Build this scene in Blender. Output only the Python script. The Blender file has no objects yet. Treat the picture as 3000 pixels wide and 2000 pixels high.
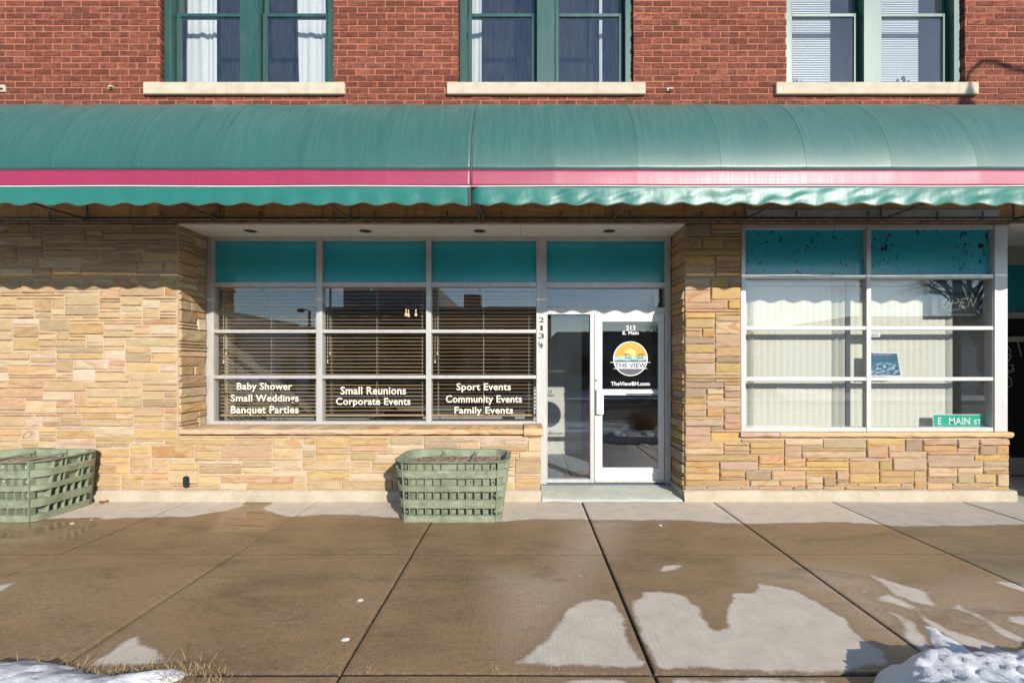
import bpy, math, random
import numpy as np
from mathutils import Vector, noise as mnoise

S = bpy.context.scene
COL = S.collection
rad = math.radians
random.seed(7)

# ------------------------------------------------------------------ camera
FPX = 1371.6            # focal length in photo pixels (3000 wide)
EYE = 1.55
CAMD = 5.4              # camera stands this far in front of the facade (facade is the plane y = 0)
CX, CY = 1537.0, 1072.0
cd = bpy.data.cameras.new("camera")
cam = bpy.data.objects.new("camera", cd)
COL.objects.link(cam)
cam.location = (0, -CAMD, EYE)
cam.rotation_euler = (rad(90), 0, 0)
cd.sensor_width = 36.0
cd.lens = FPX / 3000 * 36
cd.shift_x = -(CX - 1500) / 3000
cd.shift_y = (CY - 1000) / 3000
cd.clip_end = 2000
cd.clip_start = 0.05
S.camera = cam

# ------------------------------------------------------------------ light
SUN_TO = Vector((0.478, -1.0, 0.46)).normalized()
W = bpy.data.worlds.new("World")
S.world = W
W.use_nodes = True
wn = W.node_tree.nodes; wl = W.node_tree.links
sky = wn.new("ShaderNodeTexSky")
sky.sky_type = 'NISHITA'
sky.sun_disc = False
sky.sun_elevation = math.asin(SUN_TO.z)
sky.sun_rotation = math.atan2(SUN_TO.x, SUN_TO.y)
sky.air_density = 1.0; sky.dust_density = 0.15; sky.ozone_density = 2.5
bg = wn["Background"]
bg.inputs[1].default_value = 0.14
# thin low clouds, part of the sky itself
wtc = wn.new("ShaderNodeTexCoord")
wmap = wn.new("ShaderNodeMapping"); wmap.inputs['Scale'].default_value = (2.0, 2.0, 7.0)
wno = wn.new("ShaderNodeTexNoise"); wno.inputs['Scale'].default_value = 2.6; wno.inputs['Detail'].default_value = 7
wr = wn.new("ShaderNodeMapRange"); wr.inputs[1].default_value = 0.60; wr.inputs[2].default_value = 0.78
wsep = wn.new("ShaderNodeSeparateXYZ")
wr2 = wn.new("ShaderNodeMapRange"); wr2.inputs[1].default_value = 0.34; wr2.inputs[2].default_value = 0.12
wm = wn.new("ShaderNodeMath"); wm.operation = 'MULTIPLY'
wmix = wn.new("ShaderNodeMix"); wmix.data_type = 'RGBA'
wmix.inputs[7].default_value = (7.5, 7.3, 7.2, 1)
wl.new(wtc.outputs['Generated'], wmap.inputs[0]); wl.new(wmap.outputs[0], wno.inputs[0])
wl.new(wno.outputs[0], wr.inputs[0]); wl.new(wtc.outputs['Generated'], wsep.inputs[0])
wl.new(wsep.outputs[2], wr2.inputs[0]); wl.new(wr.outputs[0], wm.inputs[0]); wl.new(wr2.outputs[0], wm.inputs[1])
wl.new(wm.outputs[0], wmix.inputs[0]); wl.new(sky.outputs[0], wmix.inputs[6]); wl.new(wmix.outputs[2], bg.inputs[0])

sd = bpy.data.lights.new("sun", 'SUN')
sd.energy = 4.0
sd.angle = rad(0.53)
sd.color = (1.0, 0.93, 0.83)
sun = bpy.data.objects.new("sun", sd)
COL.objects.link(sun)
sun.rotation_euler = (-SUN_TO).to_track_quat('-Z', 'Y').to_euler()

S.view_settings.view_transform = 'Standard'
S.view_settings.look = 'None'
S.view_settings.exposure = 0.55
S.view_settings.gamma = 1.0
S.cycles.max_bounces = 10
S.cycles.diffuse_bounces = 5
S.cycles.transparent_max_bounces = 24
S.cycles.caustics_reflective = False
S.cycles.caustics_refractive = False
S.cycles.sample_clamp_indirect = 6.0

# ------------------------------------------------------------------ photo measurement helpers
def PX(px, D): return (px - CX) * D / FPX
def PZ(py, D): return EYE + (CY - py) * D / FPX
def PG(px, py):          # a point of the pavement
    D = EYE * FPX / (py - CY)
    return (PX(px, D), D - CAMD)
DF = 5.4                 # facade plane
DW = 5.875               # recessed shop window plane
YW = DW - CAMD

# ------------------------------------------------------------------ object helpers
def empty(name, loc=(0, 0, 0), label=None, cat=None, group=None, kind=None, parent=None):
    o = bpy.data.objects.new(name, None)
    COL.objects.link(o)
    o.location = loc
    o.empty_display_size = 0.1
    tag(o, label, cat, group, kind)
    if parent: o.parent = parent
    return o

def tag(o, label=None, cat=None, group=None, kind=None):
    if label: o['label'] = label
    if cat: o['category'] = cat
    if group: o['group'] = group
    if kind: o['kind'] = kind
    return o

class MB:
    """collects faces of one mesh"""
    def __init__(self):
        self.v = []; self.f = []; self.m = []; self.c = []; self.o = (0, 0, 0)
    def add(self, vs, fs, mi=0, col=None):
        b = len(self.v)
        self.v += [tuple(p) for p in vs]
        for f in fs:
            self.f.append(tuple(i + b for i in f)); self.m.append(mi); self.c.append(col or (1, 1, 1, 0))
        return self
    def box(self, x0, x1, y0, y1, z0, z1, b=0.003, mi=0, col=None):
        b = max(0.0, min(b, (x1-x0)*.45, (y1-y0)*.45, (z1-z0)*.45))
        if b == 0:
            vs = [(x, y, z) for x in (x0, x1) for y in (y0, y1) for z in (z0, z1)]
            fs = [(0,1,3,2),(4,6,7,5),(0,4,5,1),(2,3,7,6),(0,2,6,4),(1,5,7,3)]
            return self.add(vs, fs, mi, col)
        vs = []; idx = {}
        for sx, x in ((0, x0), (1, x1)):
            for sy, y in ((0, y0), (1, y1)):
                for sz, z in ((0, z0), (1, z1)):
                    ix = b if sx == 0 else -b; iy = b if sy == 0 else -b; iz = b if sz == 0 else -b
                    for k, p in (('x', (x, y+iy, z+iz)), ('y', (x+ix, y, z+iz)), ('z', (x+ix, y+iy, z))):
                        idx[(sx, sy, sz, k)] = len(vs); vs.append(p)
        I = lambda a, c, d, k: idx[(a, c, d, k)]
        fs = []
        fs.append((I(0,0,0,'x'), I(0,0,1,'x'), I(0,1,1,'x'), I(0,1,0,'x')))
        fs.append((I(1,0,0,'x'), I(1,1,0,'x'), I(1,1,1,'x'), I(1,0,1,'x')))
        fs.append((I(0,0,0,'y'), I(1,0,0,'y'), I(1,0,1,'y'), I(0,0,1,'y')))
        fs.append((I(0,1,0,'y'), I(0,1,1,'y'), I(1,1,1,'y'), I(1,1,0,'y')))
        fs.append((I(0,0,0,'z'), I(0,1,0,'z'), I(1,1,0,'z'), I(1,0,0,'z')))
        fs.append((I(0,0,1,'z'), I(1,0,1,'z'), I(1,1,1,'z'), I(0,1,1,'z')))
        for a in (0, 1):
            for c in (0, 1):
                fs.append((I(0,a,c,'y'), I(1,a,c,'y'), I(1,a,c,'z'), I(0,a,c,'z')))
                fs.append((I(a,0,c,'x'), I(a,1,c,'x'), I(a,1,c,'z'), I(a,0,c,'z')))
                fs.append((I(a,c,0,'x'), I(a,c,1,'x'), I(a,c,1,'y'), I(a,c,0,'y')))
                for d in (0, 1):
                    fs.append((I(a,c,d,'x'), I(a,c,d,'y'), I(a,c,d,'z')))
        return self.add(vs, fs, mi, col)
    def tube(self, pts, r, n=8, mi=0, col=None, cap=True):
        pts = [Vector(p) for p in pts]
        rs = r if isinstance(r, (list, tuple)) else [r]*len(pts)
        vs = []; fs = []
        up = Vector((0, 0, 1))
        for i, p in enumerate(pts):
            d = (pts[min(i+1, len(pts)-1)] - pts[max(i-1, 0)]).normalized()
            a = d.cross(up)
            if a.length < 1e-3: a = d.cross(Vector((1, 0, 0)))
            a.normalize(); c = d.cross(a)
            for k in range(n):
                t = 2*math.pi*k/n
                vs.append(p + (a*math.cos(t) + c*math.sin(t))*rs[i])
        for i in range(len(pts)-1):
            for k in range(n):
                k2 = (k+1) % n
                fs.append((i*n+k, i*n+k2, (i+1)*n+k2, (i+1)*n+k))
        if cap:
            fs.append(tuple(range(n-1, -1, -1))); b = (len(pts)-1)*n; fs.append(tuple(range(b, b+n)))
        return self.add(vs, fs, mi, col)
    def disc(self, cx, y, cz, r, n=48, mi=0, half=None):
        vs = [(cx + r*math.cos(2*math.pi*k/n), y, cz + r*math.sin(2*math.pi*k/n)) for k in range(n)]
        return self.add(vs, [tuple(range(n))], mi)
    def poly(self, pts, mi=0):
        return self.add(pts, [tuple(range(len(pts)))], mi)
    def lathe(self, prof, c=(0,0,0), n=20, mi=0, col=None):
        vs = []; fs = []
        for r, z in prof:
            for k in range(n):
                t = 2*math.pi*k/n
                vs.append((c[0]+r*math.cos(t), c[1]+r*math.sin(t), c[2]+z))
        for i in range(len(prof)-1):
            for k in range(n):
                k2 = (k+1) % n
                fs.append((i*n+k, i*n+k2, (i+1)*n+k2, (i+1)*n+k))
        return self.add(vs, fs, mi, col)
    def build(self, name, mats, parent=None, smooth=False, at=None, label=None):
        if not isinstance(mats, (list, tuple)): mats = [mats]
        me = bpy.data.meshes.new(name)
        ox = at or (0, 0, 0)
        vs = self.v if not at else [(p[0]-ox[0], p[1]-ox[1], p[2]-ox[2]) for p in self.v]
        me.from_pydata(vs, [], self.f)
        for m in mats: me.materials.append(m)
        me.polygons.foreach_set('material_index', self.m)
        if any(c != (1, 1, 1, 0) for c in self.c):
            at_ = me.attributes.new('col', 'FLOAT_COLOR', 'FACE')
            at_.data.foreach_set('color', np.array(self.c, dtype=np.float32).ravel())
        if smooth: me.polygons.foreach_set('use_smooth', [True]*len(self.f))
        me.update()
        o = bpy.data.objects.new(name, me)
        COL.objects.link(o)
        if at: o.location = at
        if parent: o.parent = parent
        if label: o['label'] = label
        return o

def smooth_angle(o, deg=35):
    o.data.polygons.foreach_set('use_smooth', [True]*len(o.data.polygons))
    o.data.set_sharp_from_angle(angle=rad(deg))

# ------------------------------------------------------------------ material helpers
class NT:
    def __init__(self, name):
        self.mat = bpy.data.materials.new(name); self.mat.use_nodes = True
        self.n = self.mat.node_tree.nodes; self.l = self.mat.node_tree.links
        self.b = self.n['Principled BSDF']; self.out = self.n['Material Output']
    def new(self, t, **kw):
        x = self.n.new(t)
        for k, v in kw.items(): setattr(x, k, v)
        return x
    def link(self, a, b): self.l.new(a, b)
    def coord(self, kind='Object', scale=(1, 1, 1), rot=(0, 0, 0)):
        tc = self.new("ShaderNodeTexCoord"); mp = self.new("ShaderNodeMapping")
        mp.inputs['Scale'].default_value = scale; mp.inputs['Rotation'].default_value = rot
        self.link(tc.outputs[kind], mp.inputs[0]); return mp.outputs[0]
    def noise(self, vec=None, scale=5, detail=4, rough=.55, dist=0):
        x = self.new("ShaderNodeTexNoise")
        x.inputs['Scale'].default_value = scale; x.inputs['Detail'].default_value = detail
        x.inputs['Roughness'].default_value = rough; x.inputs['Distortion'].default_value = dist
        if vec: self.link(vec, x.inputs['Vector'])
        return x.outputs[0]
    def rng(self, v, a, b, c=0, d=1, smooth=False):
        x = self.new("ShaderNodeMapRange")
        if smooth: x.interpolation_type = 'SMOOTHSTEP'
        for i, q in enumerate((a, b, c, d)): x.inputs[i+1].default_value = q
        self.link(v, x.inputs[0]); return x.outputs[0]
    def math(self, op, a, b=None, c=None):
        x = self.new("ShaderNodeMath", operation=op)
        for i, q in enumerate((a, b, c)):
            if q is None: continue
            if isinstance(q, (int, float)): x.inputs[i].default_value = q
            else: self.link(q, x.inputs[i])
        return x.outputs[0]
    def mix(self, f, a, b, blend='MIX'):
        x = self.new("ShaderNodeMix", data_type='RGBA', blend_type=blend)
        for i, q in ((0, f), (6, a), (7, b)):
            if isinstance(q, (int, float)): x.inputs[i].default_value = q
            elif isinstance(q, tuple): x.inputs[i].default_value = q if len(q) == 4 else q+(1,)
            else: self.link(q, x.inputs[i])
        return x.outputs[2]
    def bump(self, h, strength=.5, dist=.01, normal=None):
        x = self.new("ShaderNodeBump"); x.inputs['Strength'].default_value = strength
        x.inputs['Distance'].default_value = dist
        self.link(h, x.inputs['Height'])
        if normal: self.link(normal, x.inputs['Normal'])
        return x.outputs[0]
    def set(self, **kw):
        names = dict(color='Base Color', rough='Roughness', metal='Metallic', spec='Specular IOR Level', normal='Normal', coat='Coat Weight', emit='Emission Color', es='Emission Strength')
        for k, v in kw.items():
            s = self.b.inputs[names[k]]
            if isinstance(v, tuple): s.default_value = v if len(v) == 4 else v+(1,)
            elif isinstance(v, (int, float)): s.default_value = v
            else: self.link(v, s)
        return self.mat

def srgb(r, g, b):
    f = lambda c: c/12.92 if c <= .04045 else ((c+.055)/1.055)**2.4
    return (f(r/255), f(g/255), f(b/255))

def plain(name, color, rough=.6, metal=0, spec=.5, var=.12, scale=9, bump=0, stretch=(1, 1, 1)):
    t = NT(name)
    n = t.noise(t.coord('Object', stretch), scale, 5)
    v = t.rng(n, .3, .7, 1-var, 1+var)
    x = t.mix(1.0, color, v, 'MULTIPLY')
    t.set(color=x, rough=rough, metal=metal, spec=spec)
    if bump: t.set(normal=t.bump(t.noise(t.coord('Object', stretch), scale*8, 4), bump, .004))
    return t.mat

def brick_mat():
    t = NT("brick")
    a = t.new("ShaderNodeAttribute", attribute_name='col')
    co = t.coord('Object')
    # wire-cut scratches and burnt dark face in irregular smears
    scr = t.noise(t.coord('Object', (70, 70, 22), (0, rad(22), 0)), 1.6, 4, .7)
    sm = t.noise(t.coord('Object', (9, 9, 26)), 1.0, 6, .75, .6)
    dark = t.rng(sm, .40, .60, 0, 1)
    dk = t.mix(t.math('MULTIPLY', dark, .85), a.outputs['Color'], (.045, .019, .013))
    c = t.mix(t.rng(scr, .42, .62, 0, .32), dk, (.27, .10, .062))
    t.set(color=c, rough=.88, spec=.25)
    h = t.math('ADD', scr, t.math('MULTIPLY', sm, .7))
    t.set(normal=t.bump(h, .85, .006))
    return t.mat

def brick_mortar_mat():
    t = NT("brick_mortar")
    n = t.noise(t.coord('Object'), 30, 5)
    t.set(color=t.mix(t.rng(n, .35, .7), (.38, .130, .078), (.47, .185, .118)), rough=.95, spec=.2)
    t.set(normal=t.bump(t.noise(t.coord('Object'), 120, 3), .4, .004))
    return t.mat

def stone_mat():
    t = NT("sandstone")
    a = t.new("ShaderNodeAttribute", attribute_name='col')
    tc = t.new("ShaderNodeTexCoord")
    off = t.new("ShaderNodeVectorMath", operation='SCALE'); 
    comb = t.new("ShaderNodeCombineXYZ")
    t.link(a.outputs['Alpha'], comb.inputs[0]); t.link(a.outputs['Alpha'], comb.inputs[1]); t.link(a.outputs['Alpha'], comb.inputs[2])
    t.link(comb.outputs[0], off.inputs[0]); off.inputs['Scale'].default_value = 37.0
    add = t.new("ShaderNodeVectorMath", operation='ADD')
    t.link(tc.outputs['Object'], add.inputs[0]); t.link(off.outputs[0], add.inputs[1])
    v = add.outputs[0]
    # iron bands: thin contour lines of a warped field, different in each stone
    mp = t.new("ShaderNodeMapping"); mp.inputs['Scale'].default_value = (1.5, 1.5, 4.5); t.link(v, mp.inputs[0])
    fld = t.noise(mp.outputs[0], 1.1, 1.5, .35, .5)
    saw = t.math('FRACT', t.math('MULTIPLY', fld, 7.0))
    band = t.rng(saw, .0, .9, 0, 1)
    band = t.math('POWER', band, 3.0)
    rsel = t.math('FRACT', t.math('MULTIPLY', a.outputs['Alpha'], 7.31))
    bamt = t.math('MULTIPLY', band, t.rng(rsel, .45, .92, .05, .62))
    mp2 = t.new("ShaderNodeMapping"); mp2.inputs['Scale'].default_value = (3, 3, 16); t.link(v, mp2.inputs[0])
    lay = t.noise(mp2.outputs[0], 2.0, 6, .6)
    c = t.mix(t.rng(lay, .3, .75, 0, .35), a.outputs['Color'], t.mix(1.0, a.outputs['Color'], (1.25, 1.2, 1.12), 'MULTIPLY'))
    c = t.mix(t.rng(lay, .52, .3, 0, .28), c, (.25, .17, .10))
    c = t.mix(bamt, c, (.40, .17, .055))
    fine = t.noise(v, 60, 5, .7)
    c = t.mix(1.0, c, t.rng(fine, .3, .7, .88, 1.1), 'MULTIPLY')
    t.set(color=c, rough=.9, spec=.2)
    big = t.noise(mp2.outputs[0], 3.5, 6, .65, .4)
    n1 = t.bump(big, .55, .018)
    n2 = t.bump(fine, .35, .004, n1)
    t.set(normal=n2)
    return t.mat

def concrete_mat(name, c1, c2, scale=6, bump=.3):
    t = NT(name)
    n = t.noise(t.coord('Object'), scale, 7, .65)
    f = t.noise(t.coord('Object'), 90, 4, .7)
    c = t.mix(t.rng(n, .3, .7), c1, c2)
    c = t.mix(1.0, c, t.rng(f, .3, .7, .88, 1.1), 'MULTIPLY')
    t.set(color=c, rough=.9, spec=.25, normal=t.bump(f, bump, .004))
    return t.mat

def pavement_mat():
    t = NT("pavement_concrete")
    dry = t.new("ShaderNodeAttribute", attribute_name='dry').outputs['Fac']
    tint = t.new("ShaderNodeAttribute", attribute_name='tint').outputs['Fac']
    damp_sunpatch = t.new("ShaderNodeAttribute", attribute_name='damp_sunpatch').outputs['Fac']
    pud = t.new("ShaderNodeAttribute", attribute_name='puddle').outputs['Fac']
    co = t.coord('Object')
    n1 = t.noise(co, 5, 6, .6); n2 = t.noise(co, 26, 5, .6); grit = t.noise(co, 210, 3, .7); n0 = t.noise(co, 1.1, 5, .6, .3)
    d = t.math('ADD', dry, t.math('MULTIPLY', t.math('SUBTRACT', n1, .5), .10))
    d = t.math('ADD', d, t.math('MULTIPLY', t.math('SUBTRACT', n2, .5), .035))
    n3 = t.noise(co, 90, 5, .75)
    d = t.math('ADD', d, t.math('MULTIPLY', t.math('SUBTRACT', n3, .5), .030))
    m = t.rng(d, -.016, .020, 0, 1, True)
    halo = t.rng(d, -.11, .0, 0, .42, True)
    drycol = t.mix(t.rng(n1, .3, .7), (.57, .49, .40), (.67, .585, .485))
    drycol = t.mix(1.0, drycol, t.rng(grit, .3, .72, .80, 1.14), 'MULTIPLY')
    drycol = t.mix(t.rng(t.noise(co, 9, 6, .7), .50, .75, 0, .5), drycol, (.43, .35, .27))
    wet = t.mix(t.rng(n0, .32, .68), (.225, .148, .075), (.335, .228, .128))
    wet = t.mix(t.rng(n2, .4, .75, 0, .45), wet, (.125, .075, .038))
    spk = t.noise(co, 130, 2, .6)
    wet = t.mix(t.rng(spk, .66, .74, 0, .75), wet, (.52, .43, .33))
    wet = t.mix(t.rng(spk, .36, .28, 0, .6), wet, (.09, .06, .035))
    wet = t.mix(t.math('MULTIPLY', damp_sunpatch, t.rng(n2, .25, .6, .5, .9)), wet, (.42, .325, .225))  # paler damp concrete, plus painted sunlight below the door
    wet = t.mix(tint, wet, t.mix(1.0, wet, (.78, .88, .95), 'MULTIPLY'))
    drycol = t.mix(tint, drycol, t.mix(1.0, drycol, (.80, .84, .86), 'MULTIPLY'))
    mid = t.noise(co, 70, 4, .75)
    wet = t.mix(1.0, wet, t.rng(mid, .3, .7, .72, 1.25), 'MULTIPLY')
    stn = t.noise(t.coord('Object', (.8, 2.4, 1)), 1.6, 6, .7, .8)
    wet = t.mix(t.rng(stn, .48, .66, 0, .6), wet, (.335, .215, .110))
    wet = t.mix(t.rng(stn, .47, .32, 0, .6), wet, (.14, .088, .045))
    # dark rim just outside each drying edge
    rim = t.rng(d, -.05, -.005, 0, .25)
    wet = t.mix(t.math('MULTIPLY', halo, t.rng(n2, .35, .6)), wet, (.36, .27, .18))
    wet = t.mix(rim, wet, (.15, .095, .05))
    c = t.mix(m, wet, drycol)
    edge = t.new('ShaderNodeAttribute', attribute_name='edge').outputs['Fac']
    jn = t.noise(co, 34, 5, .8)
    c = t.mix(t.math('MULTIPLY', edge, t.rng(jn, .30, .55, .25, 1.0)), c, t.mix(t.rng(jn, .62, .70), (.03, .021, .013), (.30, .25, .18)))
    t.set(color=c)
    wr = t.rng(n0, .3, .7, .40, .60)
    wr = t.math('SUBTRACT', wr, t.math('MULTIPLY', pud, .44))
    r = t.new("ShaderNodeMix", data_type='FLOAT'); t.link(m, r.inputs[0]); t.link(wr, r.inputs[2]); r.inputs[3].default_value = .92
    t.set(rough=r.outputs[0], spec=.25)
    broom = t.noise(t.coord('Object', (95, 2.2, 1), (0, 0, rad(3))), 1.0, 4, .7)
    h = t.math('ADD', t.math('MULTIPLY', broom, .9), t.math('MULTIPLY', grit, .6))
    hs = t.math('MULTIPLY', h, t.math('SUBTRACT', 1.0, pud))
    t.set(normal=t.bump(hs, .75, .005))
    return t.mat

def glass_mat(name="window_glass", tint=(.965, .98, .975), f0=.07, dirt=.006, streak=False):
    t = NT(name)
    t.n.remove(t.b)
    lw = t.new("ShaderNodeLayerWeight")
    lw.inputs['Blend'].default_value = .5
    p5 = t.math('POWER', lw.outputs['Facing'], 4.0)
    fac = t.math('ADD', t.math('MULTIPLY', p5, 1-f0), f0)
    tr = t.new("ShaderNodeBsdfTransparent"); tr.inputs[0].default_value = tint+(1,)
    gl = t.new("ShaderNodeBsdfGlossy"); gl.inputs['Roughness'].default_value = .0
    if 'Color' in gl.inputs: gl.inputs['Color'].default_value = (.95, .97, 1, 1)
    # slight waviness of the panes
    bn = t.bump(t.noise(t.coord('Object'), 1.7, 1), .02, .02); t.link(bn, gl.inputs['Normal'])
    mx = t.new("ShaderNodeMixShader"); t.link(fac, mx.inputs[0]); t.link(tr.outputs[0], mx.inputs[1]); t.link(gl.outputs[0], mx.inputs[2])
    df = t.new("ShaderNodeBsdfDiffuse"); df.inputs[0].default_value = (.6, .62, .66, 1)
    if streak:
        s = t.noise(t.coord('Object', (75, 1, 5)), 1.0, 5, .7)
        dfac = t.math('MULTIPLY', t.rng(s, .45, .72), dirt)
    else:
        dfac = t.math('MULTIPLY', t.rng(t.noise(t.coord('Object'), 3, 6, .6), .35, .75), dirt)
    m2 = t.new("ShaderNodeMixShader"); t.link(dfac, m2.inputs[0]); t.link(mx.outputs[0], m2.inputs[1]); t.link(df.outputs[0], m2.inputs[2])
    t.link(m2.outputs[0], t.out.inputs[0])
    return t.mat

def vinyl_mat(name, base, dusty, rough=.36, dust=.5, spec=.8):
    t = NT(name)
    st = t.noise(t.coord('Object', (26, 2.0, 2.0)), 1.0, 6, .72)
    st2 = t.noise(t.coord('Object', (90, 3, 2.5)), 1.0, 4, .7)
    cl = t.noise(t.coord('Object'), 1.2, 4)
    geo = t.new("ShaderNodeNewGeometry"); sp = t.new("ShaderNodeSeparateXYZ"); t.link(geo.outputs['True Normal'], sp.inputs[0])
    upf = t.rng(sp.outputs[2], .15, .95, .12, .75)      # dust lies on the flatter top
    f = t.math('MULTIPLY', t.math('ADD', t.math('MULTIPLY', t.rng(st, .35, .75), .7), .35), upf)
    f = t.math('ADD', f, t.math('MULTIPLY', t.rng(st2, .58, .8), .16))
    c = t.mix(t.math('MULTIPLY', f, dust), base, dusty)
    c = t.mix(1.0, c, t.rng(cl, .3, .7, .93, 1.07), 'MULTIPLY')
    r = t.rng(st2, .3, .7, rough-.03, rough+.06)
    t.set(color=c, rough=r, spec=spec)
    t.set(normal=t.bump(t.noise(t.coord('Object'), 900, 2), .04, .001))
    return t.mat

def plywood_mat():
    t = NT("weathered_plywood")
    g = t.noise(t.coord('Object', (1.2, 1, 26)), 2.2, 6, .7, .5)
    st = t.noise(t.coord('Object', (9, 1, 1.0)), 1.0, 5, .6)
    a = t.new("ShaderNodeAttribute", attribute_name='col')
    c = t.mix(t.rng(g, .35, .7), t.mix(1.0, a.outputs['Color'], (.55, .5, .45), 'MULTIPLY'), a.outputs['Color'])
    c = t.mix(t.rng(st, .55, .75, 0, .6), c, (.10, .04, .02))
    t.set(color=c, rough=.8, spec=.25, normal=t.bump(g, .4, .004))
    return t.mat

def aluminium_mat(name, c, metal=.35, rough=.42, stain=.38):
    t = NT(name)
    s = t.noise(t.coord('Object', (14, 14, 2.2)), 1.0, 6, .7)
    s2 = t.noise(t.coord('Object'), 40, 4, .7)
    x = t.mix(t.rng(s, .42, .8, 0, stain), c, (.30, .25, .20))
    x = t.mix(1.0, x, t.rng(s2, .3, .7, .93, 1.06), 'MULTIPLY')
    t.set(color=x, rough=rough, metal=metal, spec=.5)
    return t.mat

def limestone_mat():
    t = NT("limestone_sill")
    n = t.noise(t.coord('Object', (1, 1, 3)), 4, 7, .7)
    d = t.noise(t.coord('Object', (6, 3, 1)), 1.5, 6, .7)
    c = t.mix(t.rng(n, .3, .7), (.45, .38, .28), (.56, .50, .40))
    c = t.mix(t.rng(d, .5, .78, 0, .6), c, (.33, .27, .20))
    t.set(color=c, rough=.9, spec=.2, normal=t.bump(n, .3, .01))
    return t.mat

def planter_mat():
    t = NT("planter_plastic")
    n = t.noise(t.coord('Object'), 7, 7, .7, .8)
    s = t.noise(t.coord('Object', (3, 3, 22)), 1.6, 6, .7)
    c = t.mix(t.rng(n, .35, .68), (.155, .190, .115), (.285, .315, .225))
    c = t.mix(t.rng(s, .52, .75, 0, .55), c, (.42, .45, .37))
    t.set(color=c, rough=.62, spec=.35, normal=t.bump(n, .15, .01))
    return t.mat

def snow_mat():
    t = NT("snow")
    n = t.noise(t.coord('Object'), 22, 8, .75)
    g = t.noise(t.coord('Object'), 260, 3, .8)
    dirt = t.noise(t.coord('Object'), 60, 4, .7)
    big = t.noise(t.coord('Object'), 5, 4, .6)
    c = t.mix(t.math('MULTIPLY', t.rng(dirt, .60, .72, 0, .6), t.rng(big, .4, .6, .2, 1)), (.86, .87, .88), (.33, .27, .21))
    c = t.mix(1.0, c, t.rng(g, .3, .7, .88, 1.06), 'MULTIPLY')
    t.set(color=c, rough=.55, spec=.4)
    t.set(normal=t.bump(g, .5, .006, t.bump(n, .6, .03)))
    return t.mat

def soil_mat():
    t = NT("bark_mulch")
    v = t.new("ShaderNodeTexVoronoi"); v.inputs['Scale'].default_value = 48
    t.link(t.coord('Object', (1, 1, 1)), v.inputs['Vector'])
    c = t.mix(t.rng(v.outputs['Color'], 0, 1), (.03, .018, .012), (.62, .45, .34))
    t.set(color=c, rough=.95, normal=t.bump(v.outputs['Distance'], 1.0, .02))
    return t.mat

def fabric_mat(name, c, trans=.35):
    t = NT(name)
    w = t.noise(t.coord('Object', (160, 160, 30)), 1.0, 3)
    x = t.mix(1.0, c, t.rng(w, .3, .7, .9, 1.06), 'MULTIPLY')
    df = t.new("ShaderNodeBsdfDiffuse"); tl = t.new("ShaderNodeBsdfTranslucent")
    t.link(x, df.inputs[0]); t.link(x, tl.inputs[0])
    m = t.new("ShaderNodeMixShader"); m.inputs[0].default_value = trans
    t.link(df.outputs[0], m.inputs[1]); t.link(tl.outputs[0], m.inputs[2]); t.link(m.outputs[0], t.out.inputs[0])
    return t.mat

def flake_panel_mat(name, base, flakes):
    t = NT(name)
    n = t.noise(t.coord('Object'), 1.5, 4)
    c = t.mix(1.0, base, t.rng(n, .3, .7, .9, 1.1), 'MULTIPLY')
    if flakes:
        f = t.noise(t.coord('Object', (1.3, 1, .8), (0, rad(35), 0)), 17, 3, .5, .6)
        big = t.noise(t.coord('Object'), 2.2, 2)
        k = t.math('MULTIPLY', t.rng(f, .605, .62), t.rng(big, .44, .50))
        c = t.mix(k, c, (.012, .03, .03))
    t.set(color=c, rough=.16, spec=.5)
    t.set(normal=t.bump(t.noise(t.coord('Object'), 3.0, 2), .03, .02))
    return t.mat

def distant_snow_ground_mat():
    t = NT("verge_snow_patches")
    n = t.noise(t.coord('Object', (1, 2.2, 1)), 1.1, 6, .7)
    f = t.noise(t.coord('Object'), 14, 4, .7)
    c = t.mix(t.rng(n, .42, .52), (.16, .13, .075), (.82, .85, .9))
    c = t.mix(1.0, c, t.rng(f, .3, .7, .8, 1.1), 'MULTIPLY')
    t.set(color=c, rough=.9)
    return t.mat

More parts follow.
